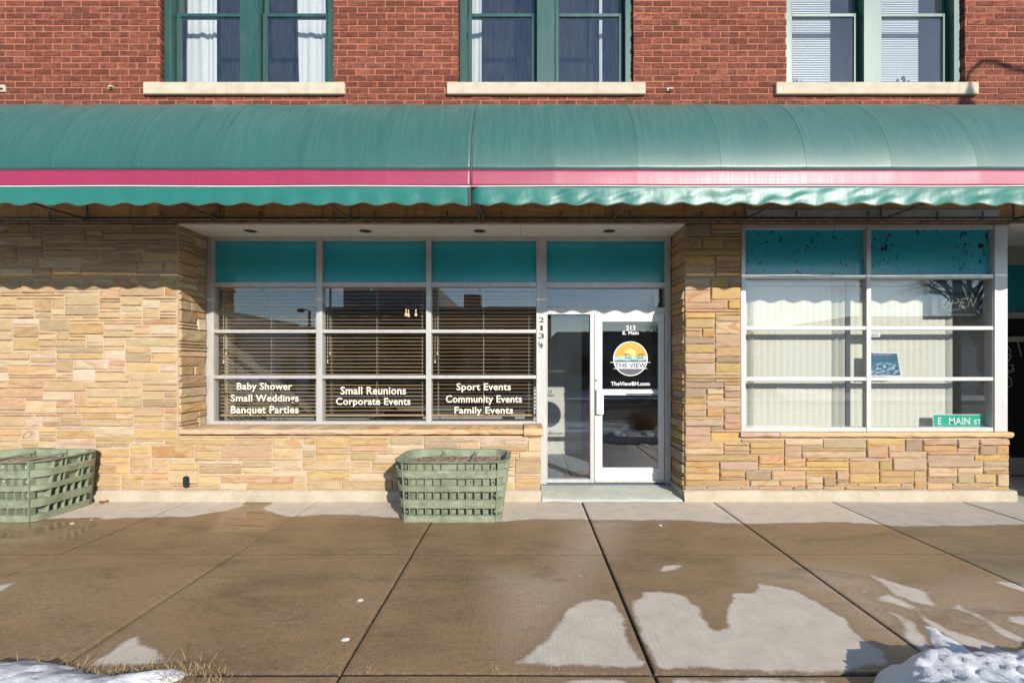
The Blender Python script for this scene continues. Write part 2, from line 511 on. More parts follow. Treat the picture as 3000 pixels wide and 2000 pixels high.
M = dict(
    brick=brick_mat(), bmortar=brick_mortar_mat(), stone=stone_mat(),
    mortar=concrete_mat("stone_mortar", (.46, .35, .26), (.58, .47, .38), 12),
    footing=concrete_mat("footing_concrete", (.40, .34, .25), (.52, .45, .35), 5, .5),
    pave=pavement_mat(), joint=concrete_mat("joint_dirt", (.025, .018, .012), (.07, .05, .03), 30),
    step=concrete_mat("painted_step", (.42, .45, .38), (.58, .58, .50), 7),
    glass=glass_mat(), glass_up=glass_mat("upper_window_glass", (.95, .965, .97), .065, .03, True),
    vinyl=vinyl_mat("awning_green_vinyl", (.007, .086, .068), (.19, .26, .24), .44, .60, .9),
    pink=vinyl_mat("awning_pink_vinyl", (.28, .005, .050), (.42, .16, .21), .45, .5, .9),
    valance=vinyl_mat("valance_green_vinyl", (.012, .145, .118), (.20, .30, .27), .38, .35, .5),
    slush=plain('slush', (.50, .45, .39), .7, var=.3, scale=60),
    white_trim=plain("white_trim", (.75, .74, .70), .5),
    under=plain("awning_frame_steel", (.17, .145, .115), .55, .4, var=.4, scale=20),
    ply=plywood_mat(),
    alu=aluminium_mat("storefront_aluminium", (.58, .57, .545)),
    alu_door=aluminium_mat("door_aluminium", (.74, .74, .73), .2, .4),
    teal=flake_panel_mat("teal_panel", (.032, .40, .48), False),
    teal_flake=flake_panel_mat("flaking_teal_panel", (.030, .385, .48), True),
    green_trim=aluminium_mat("green_window_trim", (.013, .072, .064), .05, .38, .14),
    limestone=limestone_mat(), planter=planter_mat(), snow=snow_mat(), soil=soil_mat(),
    sofit=plain("soffit_paint", (.82, .80, .76), .75, var=.05),
    dark=plain("dark_metal", (.03, .028, .026), .5),
    bronze=plain("bronze_plate", (.045, .05, .042), .45, .6),
    bolt=plain("zinc_bolt", (.55, .55, .53), .3, .8),
    cream=plain("cream_vinyl_letters", (.72, .67, .56), .6, var=.06),
    white=plain("white_vinyl_letters", (.70, .70, .69), .6, var=.06),
    slate=plain("slate_vinyl", (.085, .09, .105), .6, var=.05),
    yellow=plain("yellow_vinyl", (.60, .33, .035), .6, var=.12, scale=12, stretch=(1, 1, 5)),
    paleyellow=plain("pale_yellow_vinyl", (.66, .52, .18), .6, var=.1, stretch=(1, 1, 5)),
    lightblue=plain("light_blue_vinyl", (.28, .52, .56), .6, var=.05),
    black=plain("black_vinyl", (.02, .018, .018), .6, var=.1),
    slat=plain("bronze_slat", (.52, .33, .16), .4, var=.15, stretch=(1, 20, 20)),
    cord=plain("blind_cord", (.70, .62, .48), .8),
    vblind=fabric_mat("cream_blind_fabric", (.80, .77, .67), .2),
    mini=fabric_mat("white_mini_blind", (.84, .87, .88), .1),
    curtain=fabric_mat("white_curtain", (.80, .82, .80), .25),
    navy=fabric_mat("navy_drape", (.024, .027, .030), .05),
    wall_in=plain("interior_wall_paint", (.55, .53, .49), .9, var=.05),
    wall_brown=plain("interior_brown_wall", (.10, .065, .04), .8, var=.2),
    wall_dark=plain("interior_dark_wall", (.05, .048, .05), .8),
    lilac=plain("lilac_paint", (.33, .27, .38), .8, var=.05),
    carpet=plain("interior_blue_floor", (.22, .27, .31), .9, var=.2, scale=60),
    mat_=plain("coir_mat", (.23, .20, .16), .95, var=.4, scale=80, bump=.5),
    ceiling=plain("interior_ceiling", (.16, .13, .10), .9),
    sign_green=plain("sign_green", (.0, .38, .25), .35, var=.04),
    sign_dark=plain("sign_dark_acrylic", (.02, .024, .03), .12),
    led=plain("led_lens", (.80, .76, .48), .4, var=.05),
    straw=plain("dry_straw", (.40, .29, .14), .9, var=.35, scale=40),
    leaf=plain("dead_leaf", (.32, .13, .05), .8, var=.3),
    asphalt=concrete_mat("asphalt", (.045, .044, .043), (.075, .072, .07), 3),
    verge=distant_snow_ground_mat(),
    opp_brown=plain("dark_brick_facade", (.26, .17, .12), .9, var=.2, scale=14),
    opp_dark=plain("dark_grey_facade", (.30, .29, .28), .9, var=.2),
    opp_white=plain("whitewashed_brick", (.62, .61, .58), .9, var=.12, scale=14),
    opp_glass=plain("far_window_glass", (.02, .025, .03), .08),
    bark=plain("bare_bark", (.085, .065, .05), .9, var=.3, scale=20),
    yellow_line=plain("road_paint", (.62, .42, .05), .8, var=.2),
    terracotta=plain("terracotta", (.42, .17, .09), .8),
    pot_white=plain("white_pot", (.7, .7, .68), .5),
    plant=plain("succulent_leaf", (.06, .11, .05), .6, var=.3),
    wood=plain("dark_wood", (.06, .04, .028), .5, var=.2),
    laminate=plain("grey_laminate", (.35, .34, .33), .4),
    bulb=plain("lamp_glass", (.85, .7, .45), .4),
)
_b = bpy.data.materials["lamp_glass"].node_tree.nodes['Principled BSDF']
_b.inputs['Emission Color'].default_value = (1, .72, .38, 1); _b.inputs['Emission Strength'].default_value = 1.0

def poster_mat():
    t = NT("night_street_print")
    co = t.coord('Object')
    sp = t.new("ShaderNodeSeparateXYZ"); t.link(t.new("ShaderNodeTexCoord").outputs['Generated'], sp.inputs[0])
    z = sp.outputs[2]
    n = t.noise(t.coord('Object', (9, 1, 22)), 2.2, 5, .6, .6)
    low = t.math('MULTIPLY', t.rng(z, .62, .45), t.rng(z, .0, .2, .35, 1))
    k = t.math('MULTIPLY', t.rng(n, .48, .66), low)
    c = t.mix(t.rng(n, .3, .7), (.012, .07, .13), (.03, .15, .24))
    c = t.mix(k, c, (.62, .74, .80))
    t.set(color=c, rough=.35)
    return t.mat
M['poster'] = poster_mat()

# ------------------------------------------------------------------ text
def text_geo(body, bold=.03, shear=0):
    cu = bpy.data.curves.new("lettering", 'FONT')
    cu.body = body; cu.size = 1.0; cu.offset = bold; cu.shear = shear
    cu.resolution_u = 3; cu.fill_mode = 'FRONT'; cu.space_character = 1.04
    o = bpy.data.objects.new("lettering", cu); COL.objects.link(o)
    dg = bpy.context.evaluated_depsgraph_get(); dg.update()
    me = bpy.data.meshes.new_from_object(o.evaluated_get(dg))
    vs = [tuple(v.co) for v in me.vertices]; fs = [tuple(p.vertices) for p in me.polygons]
    bpy.data.objects.remove(o); bpy.data.curves.remove(cu); bpy.data.meshes.remove(me)
    return vs, fs
def put_text(mb, body, x0, x1, z0, z1, y, mi=0, bold=.03, shear=0):
    vs, fs = text_geo(body, bold, shear)
    a = np.array(vs); lo = a.min(0); hi = a.max(0)
    sx = (x1-x0)/(hi[0]-lo[0]); sz = (z1-z0)/(hi[1]-lo[1])
    mb.add([(x0+(p[0]-lo[0])*sx, y, z0+(p[1]-lo[1])*sz) for p in vs], fs, mi)

# ================================================================== GROUND
def struct(o): o['kind'] = 'structure'; return o

mb = MB(); mb.poly([(-300, -300, -.17), (300, -300, -.17), (300, 300, -.17), (-300, 300, -.17)])
struct(mb.build("ground", M['verge']))
mb = MB(); mb.box(-60, 60, -15.5, -7.0, -.30, -.155, 0)
struct(mb.build("road", M['asphalt']))
mb = MB()
mb.box(-60, 60, -11.33, -11.21, -.153, -.149, 0); mb.box(-60, 60, -11.08, -10.96, -.153, -.149, 0)
struct(mb.build("road_marking", M['yellow_line']))
mb = MB()
for yc in (-6.85, -15.65): mb.box(-60, 60, yc-.15, yc+.15, -.3, 0.0, .02)
struct(mb.build("kerb", M['footing']))
mb = MB(); mb.box(-60, 60, -6.7, -3.15, -.3, -.02, 0)
struct(mb.build("verge", M['verge']))
mb = MB(); mb.box(-60, 60, -19.5, -15.8, -.3, -.01, 0)
struct(mb.build("opposite_verge", M['verge']))

# --- pavement: slabs with real joints, drying edges stored as a signed distance
def BL(pts): return [PG(x/2.091, 1250+y/2.091) for x, y in pts]
def MD(pts): return [PG(1000+x/2.091, 1250+y/2.091) for x, y in pts]
def BR(pts): return [PG(2000+x/2.091, 1250+y/2.091) for x, y in pts]
def P3(pts): return [PG(x, y) for x, y in pts]
edge = P3([(-900,1519),(-300,1522),(152,1519),(287,1515),(306,1520),(445,1514),(555,1512),(650,1497),(715,1480),(727,1462)]) 
wall_strip_a = edge + [(-3.17, .6), (-9, .6)]
wall_strip_b = [(-2.98, .6)] + P3([(790,1474),(770,1487),(808,1503),(842,1511),(1000,1506),(1185,1519),(1478,1527),(1540,1521),(1717,1521),(1885,1523),(2000,1522),(2167,1534),(2421,1529),(2526,1532),(2622,1541),(2784,1539),(3000,1535),(3300,1534)]) + [(9, .6)]
dry_polys = [wall_strip_a, wall_strip_b,
    MD([(1040,1445),(1130,1390),(1270,1300),(1330,1200),(1385,1130),(1460,1065),(1570,1050),(1660,1070),(1730,1160),(1750,1300),(1810,1390),(1860,1455),(1700,1465),(1400,1450)]),
    MD([(1780,1065),(1830,1050),(1850,1010),(2010,1015),(2091,1030)]) + BR([(60,1080),(110,1100),(115,1165),(185,1245),(285,1230),(285,1110),(310,1020),(430,1020),(465,990),(425,945),(560,975),(700,1010),(820,1065),(880,1110),(990,1180),(1030,1240),(1130,1310),(1250,1380),(1250,1450),(1000,1485),(940,1500),(500,1490),(0,1475)]) + MD([(1950,1475),(1900,1400),(1830,1250),(1800,1150)]),
    BR([(1150,910),(1290,950),(1400,990),(1590,1030),(1480,1010),(1510,1060),(1580,1115),(1490,1090),(1380,1060),(1270,1010)]),
    BR([(1060,980),(1110,985),(1140,1035),(1100,1015)]),
    BR([(1170,1060),(1260,1030),(1350,1075),(1430,1110),(1390,1115),(1290,1080)]),
    BR([(1215,1115),(1290,1130),(1370,1170),(1440,1210),(1460,1260),(1520,1350),(1560,1400),(1470,1390),(1380,1290),(1330,1180)]),
    BR([(1440,1135),(1530,1190),(1640,1250),(1760,1290),(1900,1330),(2091,1420),(2091,1460),(1900,1400),(1700,1320),(1560,1240),(1480,1190)]),
    BR([(1630,1110),(1690,1095),(1740,1120),(1860,1160),(1930,1220),(2091,1300),(2091,1330),(1950,1270),(1860,1190),(1700,1130)]),
    BR([(1920,945),(2091,970),(2300,1000),(2300,1040),(2091,1010),(1990,980)]),
    BR([(1980,1160),(2060,1155),(2200,1180),(2200,1240),(2091,1225),(2000,1190)]),
    BL([(835,1275),(860,1330),(960,1360),(1020,1440),(900,1450),(780,1460),(700,1460),(545,1455),(640,1400),(750,1320)]),
    BL([(-200,1000),(0,970),(95,948),(55,985),(0,1012)]),
    MD([(1945,880),(1990,850),(2091,848),(2050,866),(1970,892)]), MD([(1440,912),(1480,895),(1492,904),(1450,917)]),
    MD([(95,1060),(125,1045),(145,1060),(105,1078)]),
    MD([(1240,1600),(1400,1545),(1700,1535),(1760,1560),(1880,1600)]), MD([(2000,1540),(2091,1530)]) + BR([(500,1535),(930,1560),(900,1700),(0,1700)]),
    BL([(930,1560),(1000,1535),(1050,1560),(1000,1600)]),
]
damp_sunpatch_polys = [BR([(430,840),(900,850),(1150,880),(1300,1000),(1500,1400),(1250,1400),(900,1100),(600,980),(430,950)]),
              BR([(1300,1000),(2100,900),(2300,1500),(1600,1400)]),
              MD([(1400,560),(1760,570),(1640,790),(1500,960),(1280,1000),(1350,760)]),  # sunlight thrown back by the door glass, painted as paler concrete
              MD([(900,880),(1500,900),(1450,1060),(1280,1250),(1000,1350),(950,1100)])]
pud_polys = [BL([(-300,585),(330,575),(600,560),(640,600),(500,690),(-200,740)]),
             BL([(1360,515),(1500,470),(1660,470),(1690,560),(1640,640),(1280,640)])]
def sdf(polys, pts):
    best = np.full(len(pts), -9.0)
    for pg in polys:
        a = np.array(pg); b = np.roll(a, -1, 0)
        d2 = np.full(len(pts), 1e9); ins = np.zeros(len(pts), bool)
        for p, q in zip(a, b):
            e = q-p; w = pts-p
            t = np.clip((w@e)/max(e@e, 1e-12), 0, 1)
            r = w-np.outer(t, e); d2 = np.minimum(d2, (r*r).sum(1))
            c = ((p[1] <= pts[:, 1]) != (q[1] <= pts[:, 1]))
            with np.errstate(divide='ignore', invalid='ignore'):
                xx = p[0]+(pts[:, 1]-p[1])/(q[1]-p[1] if q[1] != p[1] else 1e-12)*e[0]
            ins ^= c & (pts[:, 0] < xx)
        s = np.sqrt(d2); s = np.where(ins, s, -s)
        best = np.maximum(best, s)
    return np.clip(best, -.4, .4)
JX = [-9.9, -8.4, -6.9, -5.4, -3.847, -2.388, -.928, .652, 2.153, 3.504, 5.0, 6.5, 8.0, 9.5]
JY = [.62, -1.535, -3.036, -4.54]
V = []; F = []; EDG = []
rs = random.Random(3)
for ix in range(len(JX)-1):
    for iy in range(len(JY)-1):
        gx = .0035; gy = .0015 if iy == 0 else .004
        x0, x1 = JX[ix]+gx+(.0018 if ix == 7 else 0), JX[ix+1]-gx-(.0018 if ix == 6 else 0)
        y1, y0 = JY[iy]-(gy if iy else 0) - (.006 if iy == 2 else 0), JY[iy+1]+(.0015 if iy == 0 else .004)
        step = .035 if (-5.8 < (x0+x1)/2 < 5.8 and y1 > -3.5) else .12
        def line(a, b):
            n = max(2, int((b-a)/step)); L = list(np.linspace(a+.012, b-.012, n)); return [a, a+.004] + L + [b-.004, b]
        xs = line(x0, x1); ys = line(y0, y1); base = len(V)
        dz = rs.uniform(-.003, .003) + (-.006 if iy == 2 else 0); tx = rs.uniform(-.002, .002)
        for j, y in enumerate(ys):
            for i, x in enumerate(xs):
                e = (i in (0, len(xs)-1)) or (j in (0, len(ys)-1)); e2 = (i in (1, len(xs)-2)) or (j in (1, len(ys)-2))
                z = dz + tx*(x-x0) + .004*mnoise.noise(Vector((x*1.3, y*1.3, 5)))*0.6
                if e: z -= .018
                elif i in (1, len(xs)-2): z -= .003
                V.append((x, y, z)); EDG.append(1.0 if e else (.55 if j in (1, len(ys)-2) else .3 if e2 else 0.0))
        nx = len(xs)
        for j in range(len(ys)-1):
            for i in range(nx-1):
                q = base+j*nx+i; F.append((q, q+1, q+nx+1, q+nx))
me = bpy.data.meshes.new("sidewalk"); me.from_pydata(V, [], F); me.materials.append(M['pave'])
P2 = np.array(V)[:, :2]
dist = sdf(dry_polys, P2)
for nm, arr in (('dry', dist), ('damp_sunpatch', np.clip(sdf(damp_sunpatch_polys, P2)/.36+.45, 0, 1)), ('puddle', np.clip(sdf(pud_polys, P2)/.10+.25, 0, 1)),
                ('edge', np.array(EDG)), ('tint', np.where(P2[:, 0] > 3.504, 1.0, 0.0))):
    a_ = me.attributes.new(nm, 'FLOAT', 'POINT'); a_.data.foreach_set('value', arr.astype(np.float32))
me.polygons.foreach_set('use_smooth', [True]*len(F)); me.update()
sw = bpy.data.objects.new("sidewalk", me); COL.objects.link(sw); struct(sw)
mb = MB(); mb.box(-9.9, 9.5, -4.54, .62, -.06, -.017, 0)
struct(mb.build("sidewalk_bed", M['joint']))

# ================================================================== BUILDING
bld = empty("storefront_building", (0, 0, 0), "red brick building with sandstone shopfront, aluminium windows and teal transom panels", "building")

# ---- ashlar generator
PAL_L = [tuple(q*.76 for q in c) for c in [(.60,.43,.24),(.64,.46,.26),(.67,.50,.30),(.58,.42,.24),(.63,.43,.21),(.62,.44,.27),(.66,.52,.34),(.60,.45,.27),(.61,.42,.25),(.70,.57,.40),(.50,.38,.23),(.63,.45,.22),(.65,.46,.22),(.62,.45,.26)]]
PAL_R = [tuple(q*.76 for q in c) for c in [(.55,.37,.19),(.60,.40,.17),(.57,.39,.25),(.50,.37,.24),(.62,.42,.16),(.53,.37,.26),(.47,.36,.24),(.60,.46,.30),(.42,.32,.21),(.58,.38,.20),(.55,.37,.17)]]
def ashlar(mb, regions, place, pal, seed, uh=.0365, uw=.05, sub=.026, rough=1.0, edge=-.014):
    """regions: (u0,u1,v0,v1) rectangles filled with random coursed stones; place(u,v,d) -> point"""
    r = random.Random(seed)
    U0 = min(q[0] for q in regions); U1 = max(q[1] for q in regions); V0 = min(q[2] for q in regions); V1 = max(q[3] for q in regions)
    nu = int(round((U1-U0)/uw)); nv = int(round((V1-V0)/uh)); du = (U1-U0)/nu; dv = (V1-V0)/nv
    occ = np.ones((nv, nu), bool)
    for q in regions:
        occ[max(0, round((q[2]-V0)/dv)):round((q[3]-V0)/dv), max(0, round((q[0]-U0)/du)):round((q[1]-U0)/du)] = False
    for j in range(nv-1, -1, -1):
        i = 0
        while i < nu:
            if occ[j, i]: i += 1; continue
            run = 0
            while i+run < nu and not occ[j, i+run]: run += 1
            hh = r.choices((1, 2, 3, 4), (.30, .38, .23, .09))[0]
            L = r.choice((4, 5, 6, 7, 8, 9, 10, 11, 13, 15, 17)) if hh < 3 else r.choice((4, 5, 6, 7, 8, 10))
            if run-L <= 2: L = run
            if L > 19: L = run//2
            h = 1
            while h < hh and j-h >= 0 and not occ[j-h, i:i+L].any(): h += 1
            occ[j-h+1:j+1, i:i+L] = True
            u0 = U0+i*du; u1 = u0+L*du; v1 = V0+(j+1)*dv; v0 = v1-h*dv
            g = r.uniform(.0022, .0045)
            stone(mb, u0+g, u1-g, v0+r.uniform(.002, .004), v1-r.uniform(.002, .004), place, pal, r, sub, rough, edge)
            i += L
def stone(mb, u0, u1, v0, v1, place, pal, r, sub, rough, edge):
    c = r.choice(pal); k = r.uniform(.90, 1.09)
    col = tuple(min(.85, max(.02, q*k*r.uniform(.96, 1.04))) for q in c) + (r.random(),)
    nx = max(3, int((u1-u0)/sub)); ny = max(3, int((v1-v0)/sub)+1)
    seed = Vector((r.uniform(-50, 50), r.uniform(-50, 50), r.uniform(-50, 50)))
    proud = r.uniform(.002, .015)*rough; tu = r.uniform(-.008, .008)*rough; tv = r.uniform(-.01, .01)*rough
    us = [u0, u0+.004] + list(np.linspace(u0+.012, u1-.012, nx)) + [u1-.004, u1]
    vs_ = [v0, v0+.003] + list(np.linspace(v0+.009, v1-.009, ny)) + [v1-.003, v1]
    wob = [mnoise.noise(seed+Vector((u*9, 0, 0)))*.0035 for u in us]
    vv = []; 
    for b, v in enumerate(vs_):
        for a, u in enumerate(us):
            e = (a in (0, len(us)-1)) or (b in (0, len(vs_)-1))
            e1 = (a in (1, len(us)-2)) or (b in (1, len(vs_)-2))
            n = mnoise.noise(seed+Vector((u*7, v*14, 0)))*.6 + mnoise.noise(seed+Vector((u*22, v*40, 3)))*.4
            d = proud + n*.008*rough + tu*((u-u0)/(u1-u0)-.5) + tv*((v-v0)/(v1-v0)-.5)
            if e: d = edge
            elif e1: d = d*.5-.002
            w = wob[a]*(1 if 0 < b else 0)
            vv.append(place(u, v + (w if b in (0, 1, len(vs_)-1, len(vs_)-2) else 0)*.8, d))
    n_ = len(us); ff = []
    for b in range(len(vs_)-1):
        for a in range(n_-1):
            q = b*n_+a; ff.append((q, q+1, q+n_+1, q+n_))
    mb.add(vv, ff, 0, col)

XL = PX(523, DF)        # left corner of the recess
XR = PX(2006, DF)       # right corner of the recess
XLOW = PX(1583, DF)     # right end of the low wall
ZTOP = 3.19
front = lambda u, v, d: (u, -d, v)
# backing / mortar
mb = MB()
mb.box(-9, XL-.012, .0025, .62, -.05, ZTOP-.002, 0)
mb.box(XL-.012, XLOW-.012, .0025, .40, -.05, .745, 0)
mb.box(XR+.012, 2.496, .012, .62, -.05, ZTOP-.002, 0)
mb.box(2.496, 5.575, .012, .40, -.05, .718, 0)
mb.box(6.06, 8.88, .012, .16, -.05, ZTOP-.002, 0)  # core of the added, unseen pillar that shades the side entrance
mb.build("mortar_bed", M['mortar'], bld)
mb = MB()
ashlar(mb, [(-7.2, XL, .125, ZTOP), (XL, XLOW, .125, .753)], front, PAL_L, 11, edge=-.007, rough=1.25)
ashlar(mb, [(XR, 2.505, .125, ZTOP), (2.505, 5.59, .125, .727)], front, PAL_R, 23)
ashlar(mb, [(6.05, 7.6, .125, ZTOP)], front, PAL_R, 29)  # unseen pillar, added to keep the sun off the side entrance
ashlar(mb, [(.012, .16, .125, ZTOP)], lambda u, v, d: (6.05-d+.004, .172-u, v), PAL_R, 53)
ashlar(mb, [(.012, .46, .125, ZTOP)], lambda u, v, d: (XL+d-.004, u, v), PAL_L, 31, rough=1.7)
ashlar(mb, [(.012, .46, .125, ZTOP)], lambda u, v, d: (XR-d+.004, .472-u, v), PAL_R, 37, rough=1.7)
ashlar(mb, [(.012, .42, .125, .753)], lambda u, v, d: (XLOW+d-.004, u, v), PAL_L, 41)
ashlar(mb, [(.012, .42, .125, .727)], lambda u, v, d: (5.59+d-.004, u, v), PAL_R, 43)
o = mb.build("stone_wall", M['stone'], bld); smooth_angle(o, 40)

# footing
def footing(x0, x1, h, seed):
    mb = MB(); n = int((x1-x0)/.05); r = random.Random(seed)
    xs = np.linspace(x0, x1, n); prof = [(-.050, -.03), (-.050, .02), (-.047, .07), (-.040, h-.012), (-.028, h-.002), (.02, h+.002)]
    vs = []
    for x in xs:
        for y, z in prof:
            k = mnoise.noise(Vector((x*3, y*9+seed, z*6)))*.010 + mnoise.noise(Vector((x*14, y*9+seed, z*12)))*.005
            vs.append((x, y+k, z+(k*.5 if z > .02 else 0)))
    m = len(prof); fs = [(i*m+j, (i+1)*m+j, (i+1)*m+j+1, i*m+j+1) for i in range(n-1) for j in range(m-1)]
    fs.append(tuple(range(m-1, -1, -1))); fs.append(tuple((n-1)*m+j for j in range(m)))
    mb.add(vs, fs)
    return mb
for x0, x1, h, s in ((-7.2, XLOW+.01, .122, 1), (XR-.02, 5.64, .122, 2), (6.03, 7.6, .122, 3)):
    o = footing(x0, x1, h, s).build("concrete_footing", M['footing'], bld); smooth_angle(o, 50)
mb = MB()   # side return of the right pillar's footing inside the recess
mb.box(XR-.028, XR+.004, .02, .46, -.03, .118, .01); mb.build("concrete_footing", M['footing'], bld)

# sills (rock-faced slabs)
def slab(x0, x1, y0, y1, z0, z1, col, seed, name="stone_sill"):
    mb = MB(); r = random.Random(seed); n = max(3, int((x1-x0)/.04))
    vs = []; fs = []
    prof = [(y1, z0), (y0+.02, z0), (y0+.002, z0+.012), (y0-.004, (z0+z1)/2), (y0+.002, z1-.010), (y0+.012, z1), (y1, z1)]
    for i in range(n):
        x = x0+(x1-x0)*i/(n-1)
        for j, (y, z) in enumerate(prof):
            k = mnoise.noise(Vector((x*8, j*1.7, seed))) * (.012 if 0 < j < 6 else 0)
            vs.append((x, y+k, z+k*.25))
    m = len(prof)
    for i in range(n-1):
        for j in range(m): fs.append((i*m+j, (i+1)*m+j, (i+1)*m+(j+1) % m, i*m+(j+1) % m))
    fs.append(tuple(range(m))); fs.append(tuple((n-1)*m+j for j in range(m-1, -1, -1)))
    mb.add(vs, fs, 0, col+(r.random(),))
    o = mb.build(name, M['stone'], bld); smooth_angle(o, 40)
xs_ = [PX(523, 5.36), PX(1060, 5.36), PX(1534, 5.36)]
slab(xs_[0], xs_[1]-.002, -.035, YW-.005, .760, .822, (.55,.40,.26), 5)
slab(xs_[1]+.002, xs_[2]-.004, -.035, YW-.005, .760, .822, (.58,.40,.23), 6)
slab(xs_[2]+.004, PX(1591, 5.35), -.050, YW-.03, .748, .836, (.55,.39,.22), 7)
slab(PX(2172, 5.36), PX(2287, 5.36)-.003, -.035, .03, .730, .790, (.48,.33,.26), 8)
slab(PX(2287, 5.36)+.003, PX(2972, 5.36), -.035, .03, .730, .790, (.56,.39,.22), 9)

# ---- fascia of plywood under the awning
mb = MB(); r = random.Random(5)
cuts = [-7.2, -5.6, -4.22, -3.0, -1.55, -.69, .93, 2.20, 3.3, 4.6, 5.9, 7.4]
for i in range(len(cuts)-1):
    k = r.uniform(.8, 1.15); mb.box(cuts[i]+.002, cuts[i+1]-.002, -.012+r.uniform(-.003, .003), .02, 3.245, 4.40, .001, 0, (.84*k, .48*k, .20*k, r.random()))
mb.build("fascia_board", M['ply'], bld)
mb = MB(); mb.box(-7.2, 9, .022, .6, ZTOP+.002, 4.40, 0); mb.build("fascia_backing", M['dark'], bld)
mb = MB(); mb.box(-7.2, 9, -.030, .018, 3.193, 3.215, .004); mb.box(-7.2, 9, -.022, .018, 3.2185, 3.240, .003)
mb.build("drip_trim", plain("rusted_trim", (.26, .17, .11), .7, var=.5, scale=14), bld)
mb = MB(); mb.box(PX(2183, 5.38), PX(2925, 5.38), -.03, -.014, 3.262, 3.345, .002); mb.build("aluminium_flashing", M['alu'], bld)

# ---- recess soffit
mb = MB()
sx = [XL, -2.35, -.05, XR]
for i in range(3): mb.box(sx[i]+(.002 if i else 0), sx[i+1]-(.002 if i < 2 else 0), -.004, YW+.12, 3.1745, 3.1895, .001)
mb.build("soffit", M['sofit'], bld)

# ---- brick wall with openings
WIN = [(-4.197, -2.213), (-.760, 1.252), (3.020, 5.075)]
ZS, ZH = 4.806, 6.95
CH, BLN = .0717, .2197
mb = MB()
bx = [-7.2] + [q for w in WIN for q in w] + [9.0]
for i in range(0, len(bx), 2): mb.box(bx[i]+(.008 if i else 0), bx[i+1]-(.008 if i < len(bx)-2 else 0), .0005, .30, 4.402, 8.2, 0)
for a, b in WIN:
    mb.box(a-.008, b+.008, .0005, .30, 4.402, 4.66, 0); mb.box(a-.008, b+.008, .0005, .30, ZH, 8.2, 0)
mb.build("brick_mortar", M['bmortar'], bld)
mb = MB(); r = random.Random(2)
SIL = [(PX(421, 5.37), PX(1010, 5.37)), (PX(1309, 5.37), PX(1891, 5.37)), (PX(2273, 5.37), PX(2866, 5.37))]
z = 4.405; row = 0
BC = [(.225,.064,.038),(.195,.055,.034),(.235,.072,.044),(.15,.042,.028),(.26,.088,.054),(.21,.066,.044)]
while z < 8.15:
    x = -7.3 - (BLN/2 if row % 2 else 0) + r.uniform(-.01, .01)
    zt = z+CH-.011
    while x < 9:
        x1 = x+BLN-.011+r.uniform(-.003, .003)
        segs = [(x, x1)]
        for a, b in WIN:
            if zt > 4.80 and z < ZH-.01:
                ns = []
                for s0, s1 in segs:
                    if s1 <= a or s0 >= b: ns.append((s0, s1))
                    else:
                        if s0 < a-.02: ns.append((s0, min(s1, a)))
                        if s1 > b+.02: ns.append((max(s0, b), s1))
                segs = ns
        for a, b in SIL:
            if zt > 4.70 and z < 4.76:
                ns = []
                for s0, s1 in segs:
                    if s1 <= a or s0 >= b: ns.append((s0, s1))
                    else:
                        if s0 < a-.02: ns.append((s0, a-.004))
                        if s1 > b+.02: ns.append((b+.004, s1))
                segs = ns
        for s0, s1 in segs:
            if s1-s0 < .02: continue
            c = r.choice(BC); k = r.uniform(.75, 1.2); j = r.uniform(-.0025, .003)
            zt2 = zt
            mb.box(s0, s1, -.004+j, .12, z+r.uniform(-.0015, .0015), zt2+r.uniform(-.0015, .0015), .002, 0, (c[0]*k, c[1]*k, c[2]*k, r.random()))
        x = x1+.011
    z += CH; row += 1
mb.build("brick_wall", M['brick'], bld)

# ---- upper windows
def upper_window(i, x0, x1):
    t = M['green_trim']; cw = .075; mw = .208
    mb = MB(); zt = ZH-.004; zb = ZS+.002
    xa, xb = x0+.006, x1-.006; xm = (x0+x1)/2
    mb.box(xa, xa+cw, .045, .19, zb, zt); mb.box(xb-cw, xb, .045, .19, zb, zt)
    mb.box(xm-mw/2, xm+mw/2, .042, .19, zb, zt-.1); mb.box(xa+cw, xb-cw, .047, .19, zt-.1, zt)
    mb.box(xa+cw, xm-mw/2, .10, .19, zb, zb+.018); mb.box(xm+mw/2, xb-cw, .10, .19, zb, zb+.018)
    w = mb.build("upper_window", t, bld)
    zm = 5.69
    for sa, sb in ((xa+cw, xm-mw/2), (xm+mw/2, xb-cw)):
        for z0, z1, y in ((zb+.018, zm+.02, .125), (zm-.018, zt-.1, .158)):
            mb = MB(); st = .044
            mb.box(sa+.012, sa+.012+st, y, y+.03, z0, z1); mb.box(sb-.012-st, sb-.012, y, y+.03, z0, z1)
            mb.box(sa+.012+st, sb-.012-st, y+.002, y+.028, z0, z0+.035); mb.box(sa+.012+st, sb-.012-st, y+.002, y+.028, z1-.04, z1)
            mb.build("sash", t, w)
            mb = MB(); mb.box(sa+.012+st-.002, sb-.012-st+.002, y+.013, y+.017, z0+.033, z1-.038, 0)
            mb.build("pane", M['glass_up'], w)
    s0, s1 = SIL[i]
    mb = MB(); n = 50
    for k in range(n): pass
    mb.box(s0, s1, -.045, .12, 4.660, 4.800, .008)
    mb.build("limestone_sill", M['limestone'], w)
    # room behind
    mb = MB(); d = .5; e = 2.2
    mb.box(x0-.3, x0-.28, .31, e, 4.5, 7.2, 0); mb.box(x1+.28, x1+.3, .31, e, 4.5, 7.2, 0)
    mb.box(x0-.3, x1+.3, e, e+.02, 4.5, 7.2, 0); mb.box(x0-.3, x1+.3, .31, e, 4.48, 4.5, 0); mb.box(x0-.3, x1+.3, .31, e, 7.2, 7.22, 0)
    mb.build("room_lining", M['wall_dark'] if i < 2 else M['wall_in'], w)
for i, (a, b) in enumerate(WIN): upper_window(i, a, b)

